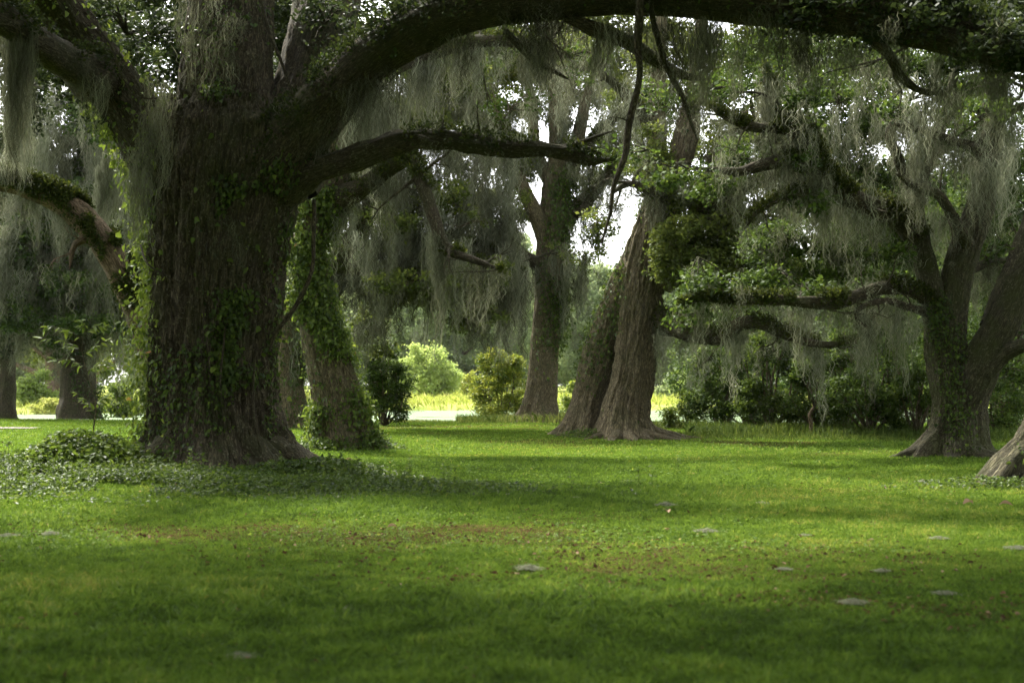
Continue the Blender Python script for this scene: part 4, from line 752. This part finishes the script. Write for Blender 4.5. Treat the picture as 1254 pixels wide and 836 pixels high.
# nearer woods beyond the lawn on the left and right
g = 'dark trees bordering the lawn'
wl = local_tree('woodland_tree', 'dark leafy tree hung with moss, deep in the wood behind the distant stout oak', 'tree', (-31, 96), 15, 13, 'bark_far', 'oak_green', g, 140, n=22, leaf=.32, mossn=90, trunk_r=.5, sprays=80, mw=.06, mossL=3.6, low=.2)
wr = local_tree('woodland_tree', 'dark green tree rising out of the thicket beside the forked oak', 'tree', (20, 58), 11, 9, 'bark_far', 'oak', g, 141, n=22, leaf=.20, mossn=90, trunk_r=.35, sprays=90, mw=.035, mossL=2.2, low=.12)
for (x, y, s, src, lb) in ((-44, 100, 1.05, wl, 'dark mossy tree filling the gap at the far left edge'), (-24, 118, 1.1, wl, 'hazy tree between the distant stout oak and the huge trunk'), (-17, 98, .95, wl, 'hazy tree behind the moss curtain beside the brown trunk'), (-54, 90, 1, wl, 'dark tree outside the left of the stout oak'), (-37, 125, 1.15, wl, 'tall tree rearmost in the left wood'),
                           (25, 62, 1, wr, 'dark tree directly behind the forked oak'), (16.5, 64, 1.05, wr, 'dark tree above the middle of the thicket'), (28, 52, .9, wr, 'dark tree right of the forked oak trunk'), (22, 76, 1.25, wr, 'tall tree behind the thicket and forked oak'), (32, 72, 1.3, wr, 'tall tree filling the gap at the right edge'), (23.5, 49, .75, wr, 'small dark tree just behind the forked oak trunk'), (14, 84, 1.0, wr, 'green tree across the water above the end of the thicket')):
    copy_tree(src, (x, y), R.uniform(0, 6.28), (s, s, s*R.uniform(.92, 1.08)), lb)

for (x, y, s, src, lb) in ((-12, -9, 1.1, wr, 'unseen leafy tree added for shade behind the viewpoint, left one'), (3, -13, 1.2, wr, 'unseen leafy tree added for shade straight behind the viewpoint'), (16, -7, 1.1, wr, 'unseen leafy tree added for shade behind the viewpoint, right one'), (21, 9, 1.1, wr, 'unseen leafy tree added for shade beside the lawn, right of the view'), (-24, 6, 1.2, wr, 'unseen leafy tree added for shade beside the lawn, left of the view')):
    copy_tree(src, (x, y), R.uniform(0, 6.28), (s, s, s), lb)  # unseen trees, added to cut sky light from behind and beside
# shrubs
shrub('rounded yellow green bush standing against the slim oak trunk', 611, 521, 53, 88, 104, 'wax', 900, .10, .62, lumps=16, per=20, stems=8)
shrub('yellow green bush right of the slim oak trunk', 694, 516, 60, 46, 74, 'wax', 260, .11, .5, lumps=9)
shrub('pale lime willow bush on the far bank', 528, 490, 128, 84, 66, 'willow', 700, .26, .6, cat='bush', name='willow_bush', spray=.4, lumps=14, per=20)
shrub('low lime bush left of the large willow bush on the far bank', 488, 488, 132, 44, 42, 'willow', 240, .24, .5, cat='bush', name='willow_bush', spray=.4)
shrub('small pinkish green bush right of the large willow bush', 575, 488, 134, 40, 30, 'wax', 160, .2, .8, cat='bush', name='willow_bush', spray=.3)
shrub('lime willow bush beyond the mossy low limb', 862, 487, 110, 74, 74, 'willow', 420, .22, .4, cat='bush', name='willow_bush', spray=.34)
shrub('tall lime willow bush above the end of the thicket', 905, 486, 105, 60, 84, 'willow', 360, .2, .5, cat='bush', name='willow_bush', spray=.34)
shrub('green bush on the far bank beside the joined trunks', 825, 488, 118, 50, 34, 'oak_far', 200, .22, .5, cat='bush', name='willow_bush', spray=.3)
shrub('rounded green willow bush between the two distant oaks', 38, 505, 88, 54, 46, 'willow', 360, .17, .3, cat='bush', name='willow_bush', spray=.3)
shrub('low yellow weeds beside the distant stout oak', 62, 506, 80, 40, 22, 'pale', 150, .15, .5, cat='bush', name='willow_bush', spray=.3)
shrub('bright green bush between the distant oak and the huge trunk', 148, 507, 72, 44, 62, 'ivy', 240, .15, .7, spray=.25, group='shrubs bordering the lawn')
shrub('low pale bush between the distant oak and the huge trunk', 128, 504, 84, 30, 24, 'pale', 90, .14, .4, spray=.25, group='shrubs bordering the lawn')
shrub('blue green shrub hung with moss at the foot of the moss curtain', 470, 521, 46, 62, 108, 'oak', 620, .10, .5, lumps=24, per=20, stems=9)
for a in (('dark rounded bush at the water end of the thicket', 884, 530, 41, 92, 84, 'oak', 620, .09, .45), ('tall dark bush with sunlit top under the mossy limb', 946, 534, 39, 90, 112, 'ivy', 700, .09, .35),
          ('dark bush in the middle of the thicket behind the pale stump', 1005, 537, 38, 84, 96, 'oak', 480, .09, .55), ('dark spreading bush left of the forked oak', 1065, 540, 36.5, 96, 104, 'oak', 520, .085, .4), ('dark bush hard against the forked oak trunk', 1122, 541, 36, 84, 92, 'oak', 420, .085, .5),
          ('dark bush glimpsed between the forked oak and the leaning trunk', 1225, 545, 36, 90, 88, 'oak', 420, .085, .5), ('dark bush behind the gap right of the pale stump', 1035, 528, 43, 90, 110, 'oak', 420, .1, .5), ('dark bush behind the tall sunlit one', 915, 524, 45, 80, 84, 'oak', 380, .1, .5), ('small light bush at the lawn edge by the water', 842, 531, 42, 26, 38, 'ivy', 80, .08, .6), ('small bright weed bush by the open water', 820, 532, 41, 14, 20, 'ivy', 40, .08, .8),
          ('dark bush behind the forked oak trunk', 1170, 532, 42, 90, 110, 'oak', 360, .1, .5)):
    shrub(a[0], a[1], a[2], a[3], a[4]*1.15, a[5]*1.36, a[6], int(a[7]*1.5), a[8], a[9]+.12, group='bushes of the dark thicket', lumps=14, spray=.15)
# pale stump in the thicket
b = W(993, 533, 36.5); b[2] = float(gz(b[0], b[1])); mb = MB()
tube(mb, [b-[0, 0, .1], b+[.02, 0, .3], b+[-.03, 0, .55], b+[.05, 0, .72], b+[.10, 0, .80]], [.075, .055, .045, .04, .012], ds=.06, seg=16, seed=4, rough=.3, ridge=.01, taper=True)
tag(mb.build('stump', M['bark_pale'], None, b), 'pale broken stump standing in front of the dark thicket', 'stump').location = tuple(b)

# sapling in the vines
b = W(115, 560, 22.); b[2] = float(gz(b[0], b[1])); root = empty('sapling', b, 'thin young sapling with bright leaves rising left of the huge trunk', 'sapling'); st = MB(); lf = MB()
spine = [b-[0, 0, .1], b+[-.01, 0, .5], b+[.02, 0, .9], b+[-.10, 0, 1.35], b+[-.2, 0, 1.75], b+[-.15, 0, 2.1]]
tb = tube(st, spine, [.014, .012, .010, .008, .006, .003], ds=.08, seg=7, seed=1)
for (dx, z0, dz, L) in ((-.55, 1.75, .18, .6), (.5, 1.7, .25, .6), (-.6, 1.9, .2, .55), (.35, 2.0, .1, .4), (-.35, 1.5, .1, .4), (.3, 1.45, .1, .35), (-.1, 2.1, .1, .2), (.25, .9, .1, .25), (-.3, .8, .35, .5)):
    i = int(np.clip((z0+.1)/2.2, 0, .98)*len(tb['C'])); s = tb['C'][i]; e = s+np.array([dx, R.normal(0, .15), dz]); m = (s+e)/2+[0, 0, .06]
    q = tube(st, [s, m, e], [.005, .004, .002], ds=.06, seg=5)
    n = 16; c = q['C'][R.integers(1, len(q['C']), n)]; d = np.array([np.sign(dx), 0, -.25])+R.normal(0, .7, (n, 3)); L_ = R.uniform(.10, .17, n)
    rhomb(lf, c, d, np.array([0, -.4, 1.])+R.normal(0, .25, (n, 3)), L_, L_*.42, R.uniform(.7, .95, n), fold=.12)  # leaf tint raised to give a backlit look
st.build('stem', M['bark'], root, b); lf.build('foliage', M['ivy'], root, b)

# ------------------------------------------------------------------ lawn
def screen_pts(n, y0, y1, margin=60, lo=None):
    """random ground points, evenly spread over the ground as the photo shows it, between two distances"""
    py = R.uniform(HOR+CAMZ*F/y1, HOR+CAMZ*F/y0, n); Y = CAMZ*F/(py-HOR); x = (R.uniform(-margin, 1254+margin, n)-627)/F*Y
    return x, Y
def blades(mb, x, y, h, w, tint, lean=.5, drop=0):
    n = len(x); b = np.stack([x, y, gz(x, y)-.006], -1); a = R.random(n)*6.283; s = np.stack([np.cos(a), np.sin(a), 0*a], -1)
    l = R.normal(0, lean, (n, 2)); d = np.stack([l[:, 0], l[:, 1], np.ones(n)], -1); d = norm(d)
    H = h[:, None]; w = w[:, None]; m = b+d*H*.55; t = b+norm(d+np.stack([l[:, 0], l[:, 1], -.25*np.ones(n)], -1)*.7)*H
    v = np.stack([b-s*w*.5, b+s*w*.5, m+s*w*.42, t, m-s*w*.42], 1).reshape(-1, 3); i = np.arange(n)[:, None]*5
    mb.add(v, i+[0, 1, 2, 3, 4], tint)
mb = MB()
for (n, y0, y1, hh, ww) in ((440000, 4.6, 9, .045, .0044), (540000, 9, 17, .045, .0058), (470000, 17, 60, .05, .010)):
    x, y = screen_pts(n, y0, y1, 520); lt = litter(x, y); pt = n2(x, y, .9, 3, 71); pt2 = n2(x, y, .25, 2, 72)
    keep = (R.random(n) > lt*.5) & (R.random(n) < .35+1.3*n2(x, y, 5.5, 2, 74)) & (lake(x, y) > 1.04); x, y, lt, pt, pt2 = (q[keep] for q in (x, y, lt, pt, pt2)); n = len(x)
    sc = np.clip(y/y0, 1, 2.2) if y0 > 15 else np.clip(y/y0, 1, 2)
    lush = sstep(.45, .62, n2(x, y, .35, 2, 77))*.5 + (y < 9.2)*.35
    h = hh*(.5+.8*R.random(n))*(.65+.8*pt)*(1-.35*lt)*(1+lush); w = ww*(.6+.8*R.random(n))*sc**.8
    pt3 = n2(x, y, 4.5, 3, 73); h = h*(.55+.9*pt3); t = np.clip(.40+lt*.12+(pt2-.5)*.9+R.normal(0, .17, n)+(pt-.5)*.5+(pt3-.5)*1.3, 0, .96)+(R.random(n) > .975)*.04
    blades(mb, x, y, h, w, np.clip(t, 0, 1), .55)
o = mb.build('lawn_grass', M['grass'], smooth=False); o['kind'] = 'stuff'
# broad small weeds through the lawn
mb = MB(); n = 45000; x, y = screen_pts(n, 11, 50, 350); m = n2(x, y, .8, 3, 81); k = (m > .46) & (lake(x, y) > 1.05); x, y = x[k], y[k]; n = len(x)
c = np.stack([x, y, gz(x, y)+.012+.02*R.random(n)], -1); L = R.uniform(.018, .035, n)*np.clip(y/14, 1, 2.2)
rhomb(mb, c, rdir(n, .35), np.array([0, -.2, 1.])+R.normal(0, .45, (n, 3)), L, L*.75, np.clip(R.normal(.5, .2, n), 0, 1))
o = mb.build('lawn_weeds', M['grass'], smooth=False); o['kind'] = 'stuff'
# fallen leaves
mb = MB(); n = 80000; x, y = screen_pts(n, 5.5, 46, 350); lt = litter(x, y); k = R.random(n) < lt*.28+.006; x, y = x[k], y[k]; n = len(x)
c = np.stack([x, y, gz(x, y)+.015+.012*R.random(n)], -1); L = R.uniform(.012, .05, n)*np.clip(y/18, 1, 1.6)
rhomb(mb, c, rdir(n, .3), np.array([0, 0, 1.])+R.normal(0, .5, (n, 3)), L, L*.5, R.random(n)**2.6, fold=.25)
o = mb.build('fallen_leaves', M['litter'], smooth=False); o['kind'] = 'stuff'
# vine ground cover round the great trunk
mb = MB()
def cover(n, cx, cy, rx, ry, hmax, leaf, tone, thr=.36):
    x = cx+R.normal(0, rx*.55, n); y = cy+R.normal(0, ry*.55, n); m = n2(x, y, .9, 3, 91); k = m > thr; x, y, m = x[k], y[k], m[k]; n = len(x)
    e = np.exp(-((x-cx)/rx)**2*.8-((y-cy)/ry)**2*.8); z = gz(x, y)+(.015+hmax*R.random(n)*e*(m+.3))
    L = leaf*R.uniform(.5, 1.3, n); nr = np.array([0, -.25, 1.])+R.normal(0, .5, (n, 3))
    rhomb(mb, np.stack([x, y, z], -1), rdir(n, .4)+np.array([0, 0, -.1]), nr, L, L*.72, np.clip(tone+R.normal(0, .2, n)+(m-.5)*.5, 0, 1), fold=.12)
cover(21000, T1X-2.3, 18.2, 3.6, 2.1, .20, .055, .55, .36)
cover(12000, T1X+.3, 18.0, 2.8, 1.5, .14, .055, .40, .38)
cover(10000, T1X+1.9, 17.8, 2.3, 1.2, .14, .055, .35, .42)
cover(6000, T1X-1.7, 19.8, 1.0, .9, .62, .085, .6, .2)
cover(3500, T1X-3.2, 19.4, 1.2, .9, .34, .07, .6, .25)
cover(2200, T1X+1.7, 19.6, 1.0, .7, .32, .07, .4, .3)
cover(7000, T1X-5.0, 19.0, 2.6, 2.0, .14, .06, .55, .35)
cover(900, W(395, 548, 29.2)[0], 29.0, .7, .4, .3, .07, .5, .3)
cover(900, W(455, 548, 29.4)[0], 29.4, .5, .4, .5, .07, .4, .3)
cover(1600, W(1225, 600, 18.6)[0], 18.4, 1.0, .8, .16, .05, .4, .35)
cover(700, W(720, 530, 36)[0], 35.6, .7, .5, .3, .07, .5, .3)
o = mb.build('ground_cover', M['cover'], smooth=False); o['kind'] = 'stuff'
# upright weeds poking from the cover
mb = MB()
for k in range(90):
    x = T1X+R.normal(.2, 2.4); y = 18.4+R.normal(0, 1.1); h = R.uniform(.15, .42); z = float(gz(x, y))
    n = int(8+h*40); u = R.random(n); c = np.stack([x+R.normal(0, .015, n), y+R.normal(0, .015, n), z+u*h], -1); L = R.uniform(.04, .085, n)
    rhomb(mb, c, rdir(n, .3)+np.array([0, 0, .35]), np.array([0, 0, 1.])+R.normal(0, .3, (n, 3)), L, L*.45, np.clip(R.normal(.5, .2, n), 0, 1), fold=.1)
    tube(mb, [(x, y, z), (x+.01, y, z+h*.5), (x, y, z+h)], [.004, .003, .001], ds=.1, seg=4)
o = mb.build('undergrowth', M['cover'], smooth=False); o['kind'] = 'stuff'
# long grass along the water edge, the thicket and the far bank
mb = MB()
def fringe(n, px0, px1, Y, dY, hh, ww, tone=.5, curve=0):
    px = R.uniform(px0, px1, n); y = Y+curve*(px-px0)/(px1-px0)+R.normal(0, dY, n); x = (px-627)/F*y
    g = n2(x*1.0, y*1., .8, 2, 95); k = (lake(x, y) > .985); x, y, g = x[k], y[k], g[k]; m = len(x)
    blades(mb, x, y, hh*R.uniform(.4, 1.2, m)*(.5+g), ww*R.uniform(.6, 1.4, m), np.clip(tone+R.normal(0, .18, m)+(g-.5)*.6, 0, 1), .28)
fringe(16000, 840, 1260, 38.8, .8, .36, .012, .35, -4)
fringe(9000, 470, 700, 52.5, 1.0, .11, .018, .75)
fringe(4000, 790, 860, 44, 1.2, .2, .016, .7)
fringe(6000, 560, 700, 50.5, 1., .35, .018, .6)
fringe(5000, 800, 1250, 36.4, .6, .16, .010, .4, -3)
o = mb.build('tall_grass', M['tall'], smooth=False); o['kind'] = 'stuff'
mb = MB()
n = 30000; x = R.uniform(-30, 60, n); y = R.uniform(88, 150, n); k = lake(x, y) > .99; x, y = x[k], y[k]; m = len(x)
blades(mb, x, y, R.uniform(.3, .9, m), R.uniform(.05, .1, m), np.clip(R.normal(.4, .2, m), 0, 1), .3)
n = 9000; x = R.uniform(-60, -14, n); y = R.uniform(66, 92, n); blades(mb, x, y, R.uniform(.2, .6, n), R.uniform(.04, .08, n), np.clip(R.normal(.3, .2, n), 0, 1), .3)
o = mb.build('meadow_grass', M['pale'], smooth=False); o['kind'] = 'stuff'

# fallen clumps of grey moss on the lawn
CL = [(648, 697, 36, 'beside the shade in mid lawn'), (865, 652, 32, 'in the shade line before the joined trunks'), (815, 621, 30, 'on bright grass below the joined trunks'), (705, 611, 22, 'on bright grass below the slim oak'), (933, 617, 20, 'on bright grass below the thicket'), (421, 750, 38, 'in the near grass below the vines'),
      (293, 806, 46, 'nearest the bottom edge of the lawn'), (1045, 742, 40, 'on the near shaded grass, right part'), (960, 698, 24, 'on leaf litter between two shaded clumps'), (1132, 588, 20, 'near the root of the forked oak'), (1246, 672, 34, 'dark, cut by the frame edge'), (622, 605, 14, 'tiny, right of the ivy trunk'), (8, 662, 30, 'at the left frame edge'), (62, 660, 28, 'below the left vines'), (1158, 730, 34, 'on brown litter at lower right'), (1150, 660, 26, 'faint, below the forked oak'), (985, 656, 20, 'faint, right of the shade line'), (770, 588, 16, 'small, below the leaning trunk'), (1080, 700, 24, 'thin, on the shaded litter')]
proto = None
for i, (px, py, wp, tx) in enumerate(CL):
    Y = CAMZ*F/(py-HOR); b = W(px, py, Y); b[2] = float(gz(b[0], b[1])); k = wp*.5*Y/F
    if proto is None or i in (3, 7):
        mb = MB(); n = 620; a = R.random(n)*6.283; rr = np.minimum(np.abs(R.normal(0, .42, n)), .8); c = np.stack([np.cos(a)*rr, np.sin(a)*rr*.8, .05+.34*R.random(n)*np.exp(-rr*1.6)], -1)
        d = rdir(n, .22); s = norm(np.cross(d, [0, 0, 1.])+R.normal(0, .2, (n, 3))); L = R.uniform(.25, .7, n)[:, None]; w_ = .035
        m1 = c+d*L*.5+np.array([0, 0, .05]); e = c+d*L+s*L*R.normal(0, .35, (n, 1)); e[:, 2] = np.maximum(e[:, 2]*.4, .01)
        v = np.stack([c-s*w_*.5, c+s*w_*.5, m1+s*w_*.5, m1-s*w_*.5, e+s*w_*.2, e-s*w_*.2], 1).reshape(-1, 3); q = np.arange(n)[:, None]*6
        mb.add(v, np.concatenate([q+[0, 1, 2, 3], q+[3, 2, 4, 5]]), np.tile(np.clip(R.normal(.75, .15, n), 0, 1), 2))
        proto = mb.build('moss_clump', M['moss'], smooth=False); o = proto
    else:
        o = proto.copy(); C.objects.link(o)
    o.location = (b[0], b[1], b[2]+.015); o.scale = (k, k*1.2, k*R.uniform(.45, .8)); o.rotation_euler = (0, 0, R.uniform(0, 6.28))
    tag(o, 'fallen grey moss clump '+tx, 'moss clump', 'fallen moss clumps on the lawn')
for (px, py, wp, tx) in ((480, 651, 9, 'curled pale brown leaf at the edge of the vine shade'), (428, 571, 7, 'upright rusty leaf on the bright grass by the ivy trunk'), (817, 631, 9, 'pale curled leaf below a moss clump in mid lawn'), (1185, 622, 12, 'brown curled leaf near the forked oak'), (1232, 624, 12, 'brown curled leaf in front of the leaning trunk')):
    Y = CAMZ*F/(py-HOR); b = W(px, py, Y); b[2] = float(gz(b[0], b[1])); k = wp*Y/F; mb = MB()
    u = np.linspace(0, 1, 9); vv = np.linspace(-1, 1, 7); Uu, Vv = np.meshgrid(u, vv); wd = np.sin(np.pi*np.clip(Uu, .02, .98)**.8)*.42
    v = np.stack([(Uu-.5)*k*1.4, Vv*wd*k*.8, (.12+.45*Vv**2*wd*1.6+.3*np.sin(Uu*2.6))*k+.02*0], -1); I = np.arange(63).reshape(7, 9)
    mb.add(v, np.stack([I[:-1, :-1], I[:-1, 1:], I[1:, 1:], I[1:, :-1]], -1).reshape(-1, 4), np.full(48, .95))
    o = mb.build('fallen_leaf', M['litter']); o.location = (b[0], b[1], b[2]+.03); o.rotation_euler = (.2, .1, R.uniform(0, 6)); tag(o, tx, 'leaf', 'single large fallen leaves')

# pale summer air: one closed box round everything
hz = bpy.data.materials.new('haze'); hz.use_nodes = True; nt = hz.node_tree; nt.nodes.clear()
pv = nt.nodes.new('ShaderNodeVolumePrincipled'); pv.inputs['Density'].default_value = HAZE; pv.inputs['Color'].default_value = (.86, .92, .95, 1); pv.inputs['Anisotropy'].default_value = .3
oo = nt.nodes.new('ShaderNodeOutputMaterial'); nt.links.new(pv.outputs[0], oo.inputs['Volume'])
mb = MB(); v = [(x, y, z) for x in (-1500, 1500) for y in (-260, 1600) for z in (-4, 30)]
mb.add(v, [[0, 1, 3, 2], [4, 6, 7, 5], [0, 4, 5, 1], [2, 3, 7, 6], [0, 2, 6, 4], [1, 5, 7, 3]])
o = mb.build('haze', hz, smooth=False); o['kind'] = 'stuff'

# ------------------------------------------------------------------ light, sky, camera
SUN_EL, SUN_AZ = 50, -35     # azimuth from +Y towards +X
sun = bpy.data.lights.new('sun', 'SUN'); so = bpy.data.objects.new('sun', sun); C.objects.link(so)
sun.energy = 3.1; sun.angle = math.radians(8); sun.color = (1, .95, .86)
az, el = math.radians(SUN_AZ), math.radians(SUN_EL)
from mathutils import Vector
dv = Vector((math.sin(az)*math.cos(el), math.cos(az)*math.cos(el), math.sin(el))); so.rotation_euler = dv.to_track_quat('Z', 'Y').to_euler()
w = bpy.data.worlds.new('World'); bpy.context.scene.world = w; w.use_nodes = True; nt = w.node_tree; bg = nt.nodes['Background']
sk = nt.nodes.new('ShaderNodeTexSky'); sk.sky_type = 'NISHITA'; sk.sun_disc = False; sk.sun_elevation = el; sk.sun_rotation = az; sk.air_density = 1.0; sk.dust_density = 2.5; sk.ozone_density = 1.0
hs = nt.nodes.new('ShaderNodeHueSaturation'); hs.inputs['Saturation'].default_value = .18; hs.inputs['Value'].default_value = 1.0
nt.links.new(sk.outputs[0], hs.inputs['Color']); nt.links.new(hs.outputs[0], bg.inputs[0]); bg.inputs[1].default_value = .15
cam = bpy.data.cameras.new('camera'); co = bpy.data.objects.new('camera', cam); C.objects.link(co); co.location = (0, 0, CAMZ)
co.rotation_euler = (math.pi/2+PITCH, 0, 0); cam.lens = 50; cam.sensor_width = 36; cam.clip_end = 4000; cam.clip_start = .1
cam.dof.use_dof = True; cam.dof.focus_distance = 30; cam.dof.aperture_fstop = 2.6
s = bpy.context.scene; s.camera = co
s.view_settings.view_transform = 'Standard'; s.view_settings.look = 'None'; s.view_settings.gamma = 1; s.view_settings.exposure = 2.32
s.render.engine = 'CYCLES'; cy = s.cycles; cy.use_denoising = True
try: cy.denoiser = 'OPENIMAGEDENOISE'
except Exception: pass
cy.max_bounces = 6; cy.diffuse_bounces = 4; cy.glossy_bounces = 2; cy.transmission_bounces = 4; cy.transparent_max_bounces = 4; cy.caustics_reflective = False; cy.caustics_refractive = False
cy.use_adaptive_sampling = True; cy.adaptive_threshold = .02; cy.sample_clamp_indirect = 6
